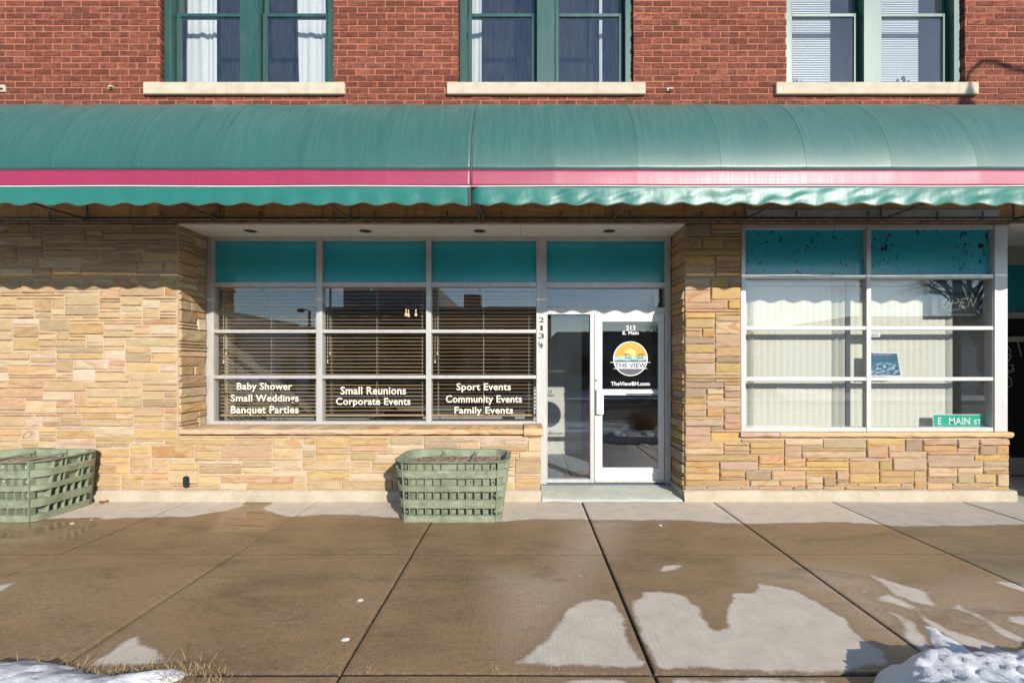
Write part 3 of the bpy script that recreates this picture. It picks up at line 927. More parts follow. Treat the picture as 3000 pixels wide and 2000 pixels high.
# ---- shell so that no daylight leaks into the rooms
mb = MB()
mb.box(-9, -8.9, .62, 9, -.05, 8.2, 0); mb.box(8.9, 9, .62, 9, -.05, 8.2, 0); mb.box(-8.9, 8.9, 8.9, 9, -.05, 8.2, 0)
mb.box(-9, 9, .30, 9, 8.2, 8.3, 0); mb.box(-8.9, 8.9, .62, 8.9, 3.35, 3.45, 0)
mb.build("rear_walls", M['opp_brown'], bld)
mb = MB(); mb.box(-9, 9.2, .05, .30, 8.3, 8.5, .01); mb.build("parapet_coping", M['limestone'], bld)

# ---- interiors of the ground floor
mb = MB(); mb.box(-4.25, 2.35, .40, 8.0, .03, .072, 0); mb.build("interior_floor", M['carpet'], bld)
mb = MB(); mb.box(-4.25, 2.35, YW+.12, 8.0, 3.10, 3.17, 0); mb.build("interior_ceiling", M['ceiling'], bld)
mb = MB(); mb.box(-4.25, -4.12, .62, 8.0, .07, 3.1, 0); mb.build("interior_wall", M['wall_in'], bld)
mb = MB(); mb.box(-4.25, 2.35, 7.9, 8.0, .07, 3.1, 0); mb.box(2.2, 2.35, .62, 7.9, .07, 3.1, 0); mb.build("interior_back_wall", M['wall_brown'], bld)
mb = MB(); mb.box(.15, .96, 2.47, 2.55, .072, 2.35, .004); mb.build("interior_partition", M['wall_in'], bld)
mb = MB(); mb.box(.965, 1.30, 2.49, 2.55, .072, 1.15, .004); mb.build("lilac_counter", M['lilac'], bld)
# right shop
mb = MB(); mb.box(2.36, 5.58, 3.0, 3.05, .03, 3.2, 0); mb.box(2.36, 2.40, .62, 3.0, .03, 3.2, 0); mb.box(5.46, 5.56, .12, 3.0, .03, 3.2, 0)
mb.box(2.40, 5.46, .42, 3.0, .02, .06, 0); mb.box(2.36, 5.58, .10, 3.0, 3.20, 3.25, 0)
mb.build("interior_wall", M['wall_in'], bld)
mb = MB(); mb.box(2.52, 5.46, .09, .36, .735, .775, .003); mb.build("display_ledge", M['white_trim'], bld)

# ---- shop window (left, recessed)
def zW(py): return PZ(py, DW)
def xW(px): return PX(px, DW)
sw1 = None
cols = [(625, 926.5), (944, 1248), (1263.5, 1571)]
mb = MB()
zb, zt = zW(1245), 3.1735
mb.box(xW(604), xW(625), YW, YW+.11, zb, zt)                               # left jamb
for a, b in ((926.5, 944), (1248, 1263.5)): mb.box(xW(a), xW(b), YW-.003, YW+.11, zb, zt)
for a, b in cols:
    mb.box(xW(a), xW(b), YW+.004, YW+.105, zW(704.5), zt)
    mb.box(xW(a), xW(b), YW+.002, YW+.105, zW(840), zW(826))
    mb.box(xW(a), xW(b), YW+.002, YW+.085, zW(975), zW(965))
    mb.box(xW(a), xW(b), YW+.002, YW+.085, zW(1109), zW(1099))
    mb.box(xW(a), xW(b), YW+.004, YW+.105, zb, zW(1233.5))
shopw = mb.build("shop_window", M['alu'], bld)
YG = YW+.045
words_ = [[("Baby Shower", 282, 600, 1020, 1073), ("Small Weddings", 247, 637, 1088, 1141), ("Banquet Parties", 247, 637, 1153, 1210)],
          [("Small Reunions", 877, 1253, 1043, 1088), ("Corporate Events", 851, 1279, 1107, 1160)],
          [("Sport Events", 1543, 1856, 1023, 1076), ("Community Events", 1482, 1919, 1092, 1147), ("Family Events", 1532, 1868, 1158, 1210)]]
for k, (a, b) in enumerate(cols):
    x0, x1 = xW(a)-.003, xW(b)+.003
    mb = MB(); mb.box(x0, x1, YG, YG+.012, zW(827), zW(704), 0); mb.build("transom_panel", M['teal'], shopw)
    for p0, p1 in ((840, 965), (975, 1099), (1109, 1233.5)):
        mb = MB(); mb.box(x0, x1, YG, YG+.006, zW(p1)-.003, zW(p0)+.003, 0); mb.build("pane", M['glass'], shopw)
    for s, l, rr, t0, t1 in words_[k]:
        mb = MB()
        D = YG-.002+CAMD
        put_text(mb, s, PX(550+l/1.96, D), PX(550+rr/1.96, D), PZ(600+t1/1.96, D), PZ(600+t0/1.96, D), YG-.002, 0, .020)
        mb.build("lettering", M['cream'], shopw)
    D = YG+CAMD-.002; cx = PX(550+(428, 1055, 1677)[k]/1.96, D); cz = PZ(847, D)
    mb = MB(); mb.box(cx-.017, cx+.017, YG-.0022, YG-.0012, cz-.02, cz+.02, 0); mb.build("sticker", M['lightblue'], shopw)

# ---- post with house number, entrance frame, door
mb = MB()
mb.box(xW(1571.5), xW(1601.5), YW-.006, YW+.12, .07, zt)
mb.box(xW(1949), xW(1966), YW-.004, YW+.12, .07, zt)                        # right jamb
L, R = xW(1601.5), xW(1949)
mb.box(L, R, YW+.004, YW+.11, zW(705), zt); mb.box(L, R, YW, YW+.11, zW(843), zW(826))
mb.box(L, R, YW-.002, YW+.11, zW(920.5), zW(900))
mb.box(xW(1729), xW(1741.5), YW-.001, YW+.11, .085, zW(920.5))               # mullion between sidelight and door
mb.box(L, xW(1729), YW+.003, YW+.10, .085, zW(1403)); mb.box(L, L+.012, YW+.005, YW+.10, zW(1403), zW(920.5))
ent = mb.build("entrance_frame", M['alu'], bld)
mb = MB(); mb.box(L-.003, R+.003, YG, YG+.012, zW(827), zW(704), 0); mb.build("transom_panel", M['teal'], ent)
mb = MB(); mb.box(L-.003, R+.003, YG, YG+.006, zW(901), zW(842), 0); mb.build("pane", M['glass'], ent)
mb = MB(); mb.box(L, xW(1729)+.003, YG, YG+.006, zW(1404), zW(920), 0); mb.build("pane", M['glass'], ent)
mb = MB(); cxp = xW(1586.5)
for ch, t0, t1 in (("2", 929, 945), ("1", 953, 968.5), ("3", 976.5, 992)):
    hw = .032 if ch != "1" else .016
    put_text(mb, ch, cxp-hw, cxp+hw, zW(t1), zW(t0), YW-.0075, 0, .015)
mb.build("house_number", M['black'], ent)
mb = MB(); r = random.Random(9)
pts = [(cxp+r.uniform(-.05, .03), YW-.009, zW(1003+i*1.6)+r.uniform(-.02, .02)) for i in range(11)]
mb.tube(pts, .0035, 5); 
for i in range(16):
    x = cxp+r.gauss(-.01, .025); zz = zW(1006)+r.gauss(0, .045); q = r.uniform(.003, .011); mb.poly([(x+q*math.cos(t), YW-.0078, zz+q*math.sin(t)*r.uniform(.6, 1.3)) for t in np.linspace(0, 5.6, 7)])
mb.build("scribble", M['black'], ent)

dl, dr, dt, db = xW(1743), xW(1947.5), zW(918), zW(1412)
gl_, gr_, gt_, gb_ = xW(1765), xW(1930), zW(942), zW(1370)
mb = MB()
mb.box(dl, gl_, YW+.006, YW+.052, db, dt, .005); mb.box(gr_, dr, YW+.006, YW+.052, db, dt, .005)
mb.box(gl_, gr_, YW+.008, YW+.050, gt_, dt, .004); mb.box(gl_, gr_, YW+.008, YW+.050, db, gb_, .004)
door = mb.build("entrance_door", M['alu_door'], bld)
mb = MB(); mb.box(gl_-.003, gr_+.003, YW+.026, YW+.032, gb_-.003, gt_+.003, 0); mb.build("pane", M['glass'], door)
mb = MB()  # pull handle plate on the stile
mb.box(xW(1746.5), xW(1750), YW-.038, YW+.008, zW(1212), zW(1140), .002); mb.box(xW(1750), xW(1767), YW-.044, YW-.034, zW(1212.5), zW(1139.5), .002)
mb.build("pull_handle", M['alu_door'], door)
mb = MB(); mb.box(gl_-.02, xW(1833), YW-.020, YW-.006, zW(1157), zW(1139.5), .003); mb.box(xW(1833), gr_+.004, YW+.002, YW+.022, zW(1152), zW(1145.5), .002)
mb.box(gl_, gr_, YW+.034, YW+.06, zW(1157), zW(1140), .003)
mb.build("push_bar", M['alu_door'], door)
mb = MB(); mb.lathe([(.0, -.006), (.016, -.006), (.019, 0), (.019, .02)], n=16); 
mb.v = [(xW(1748)+p[0], YW+.004+p[2], zW(1114)+p[1]) for p in mb.v]; mb.build("door_lock", M['bolt'], door)
mb = MB(); mb.box(dl, dr, YW-.004, YW+.0055, zW(1413), zW(1406), .002)
for px in (1748, 1806, 1866, 1926): mb.box(xW(px)-.006, xW(px)+.006, YW-.006, YW-.004, zW(1408.5)-.006, zW(1408.5)+.006, .001)
mb.build("kick_sweep", M['alu'], door)
YD = YW+.0245; DD = YD+CAMD
def dz_(zx, zy): return PX(1740+zx/6.2727, DD), PZ(930+zy/6.2727, DD)
mb = MB()
for s, x0, x1, y0, y1, bd in (("213", 590, 762, 147, 235, .03), ("E. Main", 527, 823, 250, 314, .03), ("TheViewBH.com", 312, 1028, 1178, 1250, .03)):
    a = dz_(x0, y1); b = dz_(x1, y0); mb = MB(); put_text(mb, s, a[0], b[0], a[1], b[1], YD, 0, bd); mb.build("lettering", M['white'], door)
# round emblem
c0 = dz_(672, 755); R0 = 318/6.2727*DD/FPX
mb = MB()
mb.disc(c0[0], YD+.0008, c0[1], R0, 64, 0)
def cap(z0, z1, R, mi, y, wavy=None):
    pts = []
    def at(zz): return math.sqrt(max(0, R*R-zz*zz))
    zs = np.linspace(z0, z1, 24)
    right = [(c0[0]+at(q), y, c0[1]+q) for q in zs]
    left = [(c0[0]-at(q), y, c0[1]+q) for q in zs[::-1]]
    if wavy:
        top = [(c0[0]+x, y, c0[1]+z1+wavy(x)) for x in np.linspace(at(z1), -at(z1), 22)]
        mb.poly(right[:-1]+top+left[1:], mi)
    else: mb.poly(right+left, mi)
Ri = R0*.945; u = R0/318
cap(38*u, Ri*.9999, Ri, 1, YD)                                               # sky
cap(-30*u, 38*u, Ri, 2, YD-.0002)                                            # water
cap(-68*u, -26*u, Ri, 3, YD-.0004, lambda x: (math.sin(x*38)*6-3)*u)        # shore
cap(-Ri*.9999, -178*u, Ri, 3, YD-.0004)                                      # foot
sx0, sz0 = dz_(670, 660)
n = 40; mb.poly([(sx0+98*u*math.cos(t), YD-.0002, max(c0[1]+38*u, sz0+98*u*math.sin(t))) for t in np.linspace(0, 2*math.pi, n, endpoint=False)], 4)
for z0, xa, xb in ((822, 300, 1036), (935, 362, 978)):
    a = dz_(xa, z0+5); b = dz_(xb, z0-5); mb.poly([(a[0], YD-.0007, a[1]), (b[0], YD-.0007, a[1]), (b[0], YD-.0007, b[1]), (a[0], YD-.0007, b[1])], 0)
a = dz_(385, 922); b = dz_(966, 834); put_text(mb, "THE VIEW", a[0], b[0], a[1], b[1], YD-.0008, 3, .03)
def stroke(pts, w, mi=5):
    for (x0, y0), (x1, y1) in zip(pts[:-1], pts[1:]):
        a = Vector(dz_(x0, y0)); b = Vector(dz_(x1, y1)); d = (b-a).normalized(); q = Vector((-d.y, d.x))*w*u/2
        mb.poly([(p.x, YD-.0009, p.y) for p in (a-q, b-q, b+q, a+q)], mi)
for mir in (0, 1):
    f = (lambda x: x) if not mir else (lambda x: 1480-x)
    G = lambda *ps: [(f(x), y) for x, y in ps]
    for y in (660, 674, 688): stroke(G((566, y), (652, y+8)), 7)
    stroke(G((570, 655), (588, 730)), 7); stroke(G((645, 665), (662, 740)), 7)
    stroke(G((580, 728), (665, 742)), 12); stroke(G((586, 735), (572, 780)), 7); stroke(G((655, 740), (664, 778)), 7)
    stroke(G((590, 735), (640, 772)), 5); stroke(G((652, 705), (694, 692)), 6); stroke(G((680, 698), (694, 775)), 5); stroke(G((690, 735), (668, 776)), 5)
stroke([(700, 550), (722, 562), (738, 585), (758, 566)], 7); stroke([(806, 598), (816, 602), (822, 612), (832, 603)], 5); stroke([(812, 540), (822, 544)], 4)
mb.build("emblem", [M['white'], M['yellow'], M['lightblue'], M['slate'], M['paleyellow'], M['black']], door)

# threshold
mb = MB()
x0, x1 = XLOW+.02, XR-.03
vs = []; fs = []; n = 24
ys = [-.045, -.03, .0, .1, .25, .47, .62]; zs = [-.01, .012, .022, .038, .056, .070, .071]
for i in range(n):
    x = x0+(x1-x0)*i/(n-1)
    for y, zz in zip(ys, zs):
        k = mnoise.noise(Vector((x*4, y*4, 9)))
        vs.append((x, y+(k*.03 if y < .05 else 0), zz+k*.002))
m = len(ys); fs = [(i*m+j, (i+1)*m+j, (i+1)*m+j+1, i*m+j+1) for i in range(n-1) for j in range(m-1)]
mb.add(vs, fs); o = mb.build("threshold", M['step'], bld, True)

# ---- right shop window (flush with the facade)
DR = 5.42; YR = DR-CAMD
xR = lambda p: PX(p, DR); zR = lambda p: PZ(p, DR)
colsR = [(2184.5, 2538.5), (2552, 2911)]
mb = MB(); zb = .792; zt = 3.188
mb.box(2.508, xR(2184.5), YR, YR+.12, zb, zt); mb.box(xR(2538.5), xR(2552), YR-.003, YR+.07, zb, zt)
mb.box(xR(2913), xR(2951), YR-.006, YR+.14, zb, zt); mb.box(xR(2911), xR(2913), YR+.01, YR+.12, zb, zt, 0)
for a, b in colsR:
    mb.box(xR(a), xR(b), YR+.003, YR+.11, zR(670), zt); mb.box(xR(a), xR(b), YR+.001, YR+.10, zR(816), zR(803))
    mb.box(xR(a), xR(b), YR+.001, YR+.06, zR(966), zR(955)); mb.box(xR(a), xR(b), YR+.001, YR+.06, zR(1115), zR(1104))
    mb.box(xR(a), xR(b), YR+.003, YR+.11, zb, zR(1251.5))
shopr = mb.build("shop_window", M['alu'], bld)
YGR = YR+.054
for a, b in colsR:
    x0, x1 = xR(a)-.003, xR(b)+.003
    mb = MB(); mb.box(x0, x1, YGR, YGR+.012, zR(804), zR(669), 0); mb.build("transom_panel", M['teal_flake'], shopr)
    for p0, p1 in ((816, 955), (966, 1104), (1115, 1252)):
        mb = MB(); mb.box(x0, x1, YGR, YGR+.006, zR(p1)-.003, zR(p0)+.003, 0); mb.build("pane", M['glass'], shopr)

# ---- neighbouring recess at the right edge
mb = MB(); mb.box(5.60, 8.9, -.004, 1.3, 3.1745, 3.1895, .001); mb.build("soffit", M['sofit'], bld)
mb = MB(); mb.box(5.58, 8.9, .95, 1.05, 2.93, 3.17, .002); mb.box(5.58, 8.9, .96, 1.05, 2.20, 2.28, .002); mb.box(5.58, 8.9, .96, 1.05, 1.88, 1.95, .002); mb.box(5.58, 8.9, .96, 1.05, .07, .30, .002)
d2 = mb.build("side_entrance", M['alu'], bld)
mb = MB(); mb.box(5.6, 8.9, 1.0, 1.02, 2.28, 2.93, 0); mb.build("transom_panel", M['teal'], d2)
mb = MB(); mb.box(5.6, 8.9, 1.0, 1.02, .30, 2.20, 0); mb.build("dark_door", M['sign_dark'], d2)
mb = MB()
def chalk(pts): mb.tube([(PX(2900+x/1.96, 6.39), .992, PZ(640+y/1.96, 6.39)) for x, y in pts], .0035, 5)
chalk([(104, 735), (118, 750), (122, 790), (112, 810), (104, 822)]); chalk([(104, 790), (116, 776)]); chalk([(104, 905), (122, 920), (126, 955), (112, 968), (103, 960)])
chalk([(112, 845), (128, 838), (135, 848), (130, 862), (145, 866)]); chalk([(112, 868), (106, 878), (108, 888), (122, 884), (130, 868), (142, 880)]); chalk([(150, 672), (165, 720), (175, 760), (182, 790)])
mb.build("chalk_drawing", M['white'], d2)
mb = MB(); mb.box(5.58, 8.9, .3, 1.0, -.01, .05, .004); mb.build("threshold", M['step'], bld)
mb = MB(); mb.box(5.56, 8.9, 1.06, 1.15, 0, 3.3, 0); mb.box(5.565, 5.60, .15, 1.05, .72, 3.18, 0); mb.build("recess_wall", M['wall_in'], bld)

# ---- small fixings on the facade
mb = MB(); zc = .222; xc = PX(550, DF)
pr = []
for k in range(28):
    t = 2*math.pi*k/28; pr.append((xc+.036*math.cos(t), zc+.034*math.sin(t)+(.034 if math.sin(t) > 0 else -.034)))
vs = [(x, -.030, zz) for x, zz in pr]+[(x, -.005, zz) for x, zz in pr]; nn = 28
mb.add(vs, [tuple(range(nn))]+[(k, (k+1) % nn, nn+(k+1) % nn, nn+k) for k in range(nn)])
for dz in (-.034, .034):
    pr = [(xc+.022*math.cos(t), zc+dz+.022*math.sin(t)) for t in np.linspace(0, 2*math.pi, 18, endpoint=False)]
    mb.add([(x, -.040, zz) for x, zz in pr]+[(x, -.028, zz) for x, zz in pr], [tuple(range(18))]+[(k, (k+1) % 18, 18+(k+1) % 18, 18+k) for k in range(18)])
o = mb.build("fire_department_plate", M['bronze'], bld); o.name = "wall_outlet_plate"
for px, py in ((328, 259), (1960, 265), (8, 262)):
    x, zz = PX(px, DF), PZ(py, DF); k = 1.0 if px > 100 else 1.9
    mb = MB(); mb.box(x-.030*k, x+.024*k, -.022, .004, zz-.022*k, zz+.022*k, .004); mb.box(x-.006, x+.034, -.050, -.020, zz-.012, zz+.006, .004)
    mb.build("wall_bracket", M['limestone'], bld)

# ================================================================== RECESSED LIGHTS
lab = ["recessed soffit light nearest the left stone corner", "recessed soffit light above the middle of the lettered window", "recessed soffit light above the third lettered pane", "recessed soffit light above the entrance door"]
proto = None
for k, (px, lb) in enumerate(zip((733.7, 1070.4, 1405, 1785), lab)):
    x = PX(px, 5.628)
    if proto is None:
        t = empty("soffit_light", (x, .228, 3.1745))
        mb = MB(); mb.lathe([(.094, -.001), (.092, -.006), (.070, -.004), (.070, .0)], n=32); a = mb.build("trim_ring", M['white_trim'], t, True)
        mb = MB(); mb.lathe([(.0705, -.0035), (.066, -.0045), (.030, -.0060), (.0, -.006)], n=32); b = mb.build("dark_bowl", M['dark'], t)
        proto = t
    else:
        t = proto.copy(); COL.objects.link(t); t.location = (x, .228, 3.1745)
        for ch in proto.children:
            c = ch.copy(); COL.objects.link(c); c.parent = t
    tag(t, lb, "ceiling light", "lights recessed in the entrance soffit")

# ================================================================== AWNINGS
AP = 1.20; ZB = 3.165; AH = 1.235
RIB = [-4.256-.755*k for k in (4, 3, 2, 1)] + [-4.256, -3.509, -2.745, -1.993, -1.241, -.490, .269, 1.0135, 1.77, 2.538, 3.31, 4.083, 4.84, 5.6, 6.36, 7.1]
def dome(x, th, wr=1.0):
    """point of the quarter-round dome; the cloth dips a little between the ribs"""
    i = max(0, min(len(RIB)-2, int(np.searchsorted(RIB, x))-1))
    t = (x-RIB[i])/(RIB[i+1]-RIB[i]); t = min(1, max(0, t))
    sag = .017*(math.sin(math.pi*t)**.45)*math.sin(min(th*1.15+.12, math.pi/2))*max(.15, math.cos(th))
    sag += .004*mnoise.noise(Vector((x*2.3, th*2, 1)))*wr
    a = AP-sag; h = AH-sag
    return (x, -a*math.cos(th), ZB+h*math.sin(th))
def awning(x0, x1, label, wrinkle, seed):
    aw = empty("awning", ((x0+x1)/2, 0, ZB), label, "awning", "green barrel awnings over the shopfront")
    def grid(name, th0, th1, nth, mat):
        n = int((x1-x0)/.025); xs = np.linspace(x0, x1, n); ts = np.linspace(th0, th1, nth); mb = MB()
        vs = [dome(x, t) for x in xs for t in ts]
        mb.add(vs, [(i*nth+j, (i+1)*nth+j, (i+1)*nth+j+1, i*nth+j+1) for i in range(n-1) for j in range(nth-1)])
        o = mb.build(name, mat, aw, True); o.location = -aw.location
        s = o.modifiers.new("thickness", 'SOLIDIFY'); s.thickness = .003; s.offset = -1
        return o
    thp = .122
    grid("canopy", thp, math.pi/2-.02, 40, M['vinyl']); grid("stripe", .0, thp, 8, M['pink'])
    mb = MB(); mb.tube([(x, -AP-.004, ZB+.002*math.sin(x*3)-.004) for x in np.linspace(x0, x1, 60)], .0055, 8); o = mb.build("piping", M['white_trim'], aw, True); o.location = -aw.location
    mb = MB(); mb.tube([(x, dome(x, thp)[1]-.0025, dome(x, thp)[2]) for x in np.linspace(x0, x1, 200)], .0012, 5); o = mb.build("seam", M['vinyl'], aw, True); o.location = -aw.location
    for q in RIB:
        if not x0+.1 < q < x1-.1: continue
        mb = MB(); mb.tube([(q, dome(q, t)[1]+.0006, dome(q, t)[2]-.0004) for t in np.linspace(thp, 1.5, 26)], .0014, 5)
        o = mb.build("rib_seam", M['vinyl'], aw, True); o.location = -aw.location
    # scalloped valance, hanging loose
    n = int((x1-x0)/.010); m = 16; mb = MB(); vs = []
    for i in range(n+1):
        x = x0+(x1-x0)*i/n
        zb = ZB-.166 - .0145*math.cos((x+.49)/.267*2*math.pi + seed) + .004*mnoise.noise(Vector((x*1.5, 0, seed)))
        for j in range(m):
            t = j/(m-1); zz = (ZB-.012)*(1-t)+zb*t
            k = mnoise.noise(Vector((x*4.0+t*1.4, t*1.2, seed)))*.6+mnoise.noise(Vector((x*9+2*t, t*2.0, seed+4)))*.32
            k2 = mnoise.noise(Vector((x*30, t*3, seed)))*.07
            y = -AP-.006 + (k+k2)*wrinkle*(.25+.75*math.sin(min(1, t*1.3)*math.pi*.72)) - .010*t*math.cos((x+.49)/.267*2*math.pi+seed)*.5
            if seed > 1.5: # right section curls back at its left end
                q = max(0, 1-(x-x0)/.09); y += .05*q*q
            vs.append((x, y, zz))
    mb.add(vs, [(i*m+j, (i+1)*m+j, (i+1)*m+j+1, i*m+j+1) for i in range(n) for j in range(m-1)])
    o = mb.build("valance", M['valance'], aw, True); o.location = -aw.location
    s = o.modifiers.new("thickness", 'SOLIDIFY'); s.thickness = .0025; s.offset = 1
    mb = MB(); mb.tube([vs[i*m+m-1] for i in range(n+1)], .0028, 5); o = mb.build("valance_hem", M['under'], aw, True); o.location = -aw.location
    # welded steel frame
    mb = MB()
    ya = -AP+.02
    mb.tube([(x0+.01, ya, ZB+.006), (x1-.01, ya, ZB+.006)], .0125, 8); mb.tube([(x0+.01, -.045, 3.228), (x1-.01, -.045, 3.228)], .013, 8)
    fr = [q for k, q in enumerate(RIB) if x0-.01 < q < x1+.01]
    for q in fr:
        q2 = min(max(q, x0+.02), x1-.02)
        main = min(abs(q2-p) for p in (-6.556, -5.06, -3.556, -2.05, -.55, .989, 2.497, 4.04, 5.586, 7.1)) < .12
        mb.tube([(q2, dome(q2, t)[1]+.016, dome(q2, t)[2]-.010) for t in np.linspace(.02, 1.5, 14)], .010, 6)
        if main:
            mb.tube([(q2, -.045, 3.228), (q2, ya, ZB+.010)], .0125, 8); mb.tube([(q2, -.040, 3.21), (q2, -.040, 4.35)], .012, 8)
    o = mb.build("frame", M['under'], aw, True); o.location = -aw.location
    for q in np.arange(x0+.4, x1-.2, .66):
        q = q+random.uniform(-.2, .2)
        mb = MB(); mb.box(q-.012, q+.012, -.062, -.056, 3.205, 3.315, .001); mb.box(q-.012, q+.012, -.056, -.016, 3.205, 3.211, .001)
        o = mb.build("clip", M['under'], aw); o.location = -aw.location
    if seed < 1.5:
        mb = MB(); mb.box(x1-.018, x1+.010, -AP-.016, -AP-.004, ZB-.185, ZB-.014, .002); o = mb.build("end_binding", M['dark'], aw); o.location = -aw.location
        mb = MB(); mb.tube([(x1+.01, dome(x1-.01, t)[1]-.002, dome(x1-.01, t)[2]+.002) for t in np.linspace(.02, 1.4, 20)], .0025, 6); o = mb.build("end_seam", M['under'], aw, True); o.location = -aw.location
    return aw
awning(-7.2, -.4885, "green barrel awning section with deep pink stripe, left of the seam above the window", .010, .6)
awning(-.4875, 7.1, "green barrel awning section with sun-washed pale pink stripe, over the entrance door", .013, 2.6)

# ================================================================== PLANTERS
def planter():
    root = empty("planter_box", (0, 0, 0))
    W2, D2 = .585, .375                    # half size of the rim
    def per(z, off=0.0, n=10):
        """rounded rectangle at height z; off = outward offset"""
        k = z/.605
        hw = (.505 + (W2-.505)*k)+off; hd = (.335+(D2-.335)*k)+off; r_ = (.10+.10*k)+off*.5
        pts = []
        for cx, cy, a0 in ((hw-r_, -hd+r_, -90), (hw-r_, hd-r_, 0), (-hw+r_, hd-r_, 90), (-hw+r_, -hd+r_, 180)):
            for i in range(n+1):
                a = rad(a0+90*i/n); pts.append((cx+r_*math.cos(a), cy+r_*math.sin(a)))
        return pts
    def band(prof, name, mat=M['planter'], closed=True):
        mb = MB(); vs = []; N = None
        for z, off in prof:
            p = per(z, off); N = len(p); vs += [(x, y, z) for x, y in p]
        K = len(prof); fs = []
        for i in range(K if closed else K-1):
            for k in range(N):
                k2 = (k+1) % N; a = i*N; b = ((i+1) % K)*N
                fs.append((a+k, a+k2, b+k2, b+k))
        mb.add(vs, fs); o = mb.build(name, mat, root); smooth_angle(o, 40); return o
    band([(.002, -.075), (.20, -.070), (.31, -.055), (.37, -.040), (.60, -.034), (.60, -.046), (.30, -.075), (.002, -.095)], "inner_shell")
    band([(.580, -.030), (.600, .004), (.606, .002), (.606, -.040), (.580, -.046)], "rim")
    for z0, z1 in ((.442, .520), (.307, .366), (.142, .226), (.0, .068)):
        band([(z0, -.006), (z0+.003, .0), (z1-.003, .0), (z1, -.006), (z1, -.075 if z0 < .3 else -.05), (z0, -.075 if z0 < .3 else -.05)], "band")
    # vertical ribs across the open rows
    rows = ((.521, .579, -.040), (.367, .441, -.046), (.227, .306, -.068), (.069, .141, -.078))
    for ri, (z0, z1, dep) in enumerate(rows):
        mb = MB()
        def rib_at(side, s, z0=z0, z1=z1, dep=dep):
            """rib on the front/back (s = x) or the ends (s = y)"""
            e = .004
            for_ = []
            for z in (z0-.004, z1+.004):
                k = z/.605; hw = .505+(W2-.505)*k; hd = .335+(D2-.335)*k
                if side in ('f', 'b'):
                    sg = -1 if side == 'f' else 1
                    for_ += [(s-e, sg*(hd-.003), z), (s+e, sg*(hd-.003), z), (s+e, sg*(hd+dep-.004), z), (s-e, sg*(hd+dep-.004), z)]
                else:
                    sg = -1 if side == 'l' else 1
                    for_ += [(sg*(hw-.003), s-e, z), (sg*(hw-.003), s+e, z), (sg*(hw+dep-.004), s+e, z), (sg*(hw+dep-.004), s-e, z)]
            mb.add(for_, [(0,1,2,3),(4,7,6,5),(0,4,5,1),(1,5,6,2),(2,6,7,3),(3,7,4,0)])
        for k in range(-5, 6):
            if k == 0 and ri < 2: continue
            for sd in ('f', 'b'): rib_at(sd, k*.0815 - (0 if k else 0))
        for k in (-2.5, -1.5, -.5, .5, 1.5, 2.5):
            if abs(k) == .5 and ri < 2: k = k*1.9
            for sd in ('l', 'r'): rib_at(sd, k*.0815)
        mb.build("rib_row", M['planter'], root)
    # half-round bosses under the rim on the long sides and the ends
    mb = MB()
    for zc, zt2 in ((.521, .521), (.367, .367)):
        k = zc/.605; hd = .335+(D2-.335)*k; hw = .505+(W2-.505)*k
        for sg in (-1, 1):
            n = 14; pts = [(.062*math.cos(t), zc-.040*math.sin(t)) for t in np.linspace(0, math.pi, n)]
            vs = [(x, sg*(hd+.0015), zz) for x, zz in pts]+[(x, sg*(hd-.05), zz) for x, zz in pts]
            mb.add(vs, [tuple(range(n))]+[(i, i+1, n+i+1, n+i) for i in range(n-1)])
            vs = [(sg*(hw+.0015), x, zz) for x, zz in pts]+[(sg*(hw-.05), x, zz) for x, zz in pts]
            mb.add(vs, [tuple(range(n))]+[(i, i+1, n+i+1, n+i) for i in range(n-1)])
    mb.build("boss", M['planter'], root)
    # bolted corner flanges
    for sx in (-1, 1):
        for sy in (-1, 1):
            mb = MB(); vs = []
            for z in (.004, .30, .598):
                k = z/.605; hw = .505+(W2-.505)*k; hd = .335+(D2-.335)*k; r_ = .10+.10*k
                xx = sx*(hw-r_*.55); yy = sy*(hd - r_*.10)
                vs += [(xx-.005, yy+sy*.012, z), (xx+.005, yy+sy*.012, z), (xx+.005, yy-sy*.05, z), (xx-.005, yy-sy*.05, z)]
            fs = []
            for i in range(2):
                for k in range(4): fs.append((i*4+k, i*4+(k+1) % 4, i*4+4+(k+1) % 4, i*4+4+k))
            fs += [(0, 3, 2, 1), (8, 9, 10, 11)]
            mb.add(vs, fs); mb.build("flange", M['planter'], root)
    # soil and cross straps
    p = per(.53, -.05); mb = MB(); n = 26; vs = []; N = len(p)
    for q in range(n+1):
        f = q/n
        for x, y in p: vs.append((x*f, y*f, .528+.030*(1-f*f)+.012*mnoise.noise(Vector((x*f*9, y*f*9, 2)))+.006*mnoise.noise(Vector((x*f*40, y*f*40, 2)))))
    mb.add(vs, [(q*N+k, q*N+(k+1) % N, (q+1)*N+(k+1) % N, (q+1)*N+k) for q in range(n) for k in range(N)])
    mb.build("soil", M['soil'], root, True)
    for x in (-.175, .185):
        mb = MB(); mb.box(x-.014, x+.014, -.325, .312, .562, .578, .003); mb.box(x-.014, x+.014, .296, .312, .530, .598, .003); mb.box(x-.014, x+.014, -.325, -.309, .530, .58, .003)
        mb.build("cross_strap", M['planter'], root)
    bolts = []
    for z in (.548, .404, .266, .104):
        k = z/.605; hw = .505+(W2-.505)*k; hd = .335+(D2-.335)*k; r_ = .10+.10*k
        for sx in (-1, 1): bolts.append((sx*(hw-r_*.72), -hd+.026, z, 'f'))
        for sy in (-1, 1): bolts.append((hw-.030-(.0 if z > .3 else .02), sy*(hd-r_*1.0), z, 'r'))
    for x in (-.175, .185):
        for z in (.550, .408): k = z/.605; bolts.append((x+.02, -(.335+(D2-.335)*k)+.032, z, 'f'))
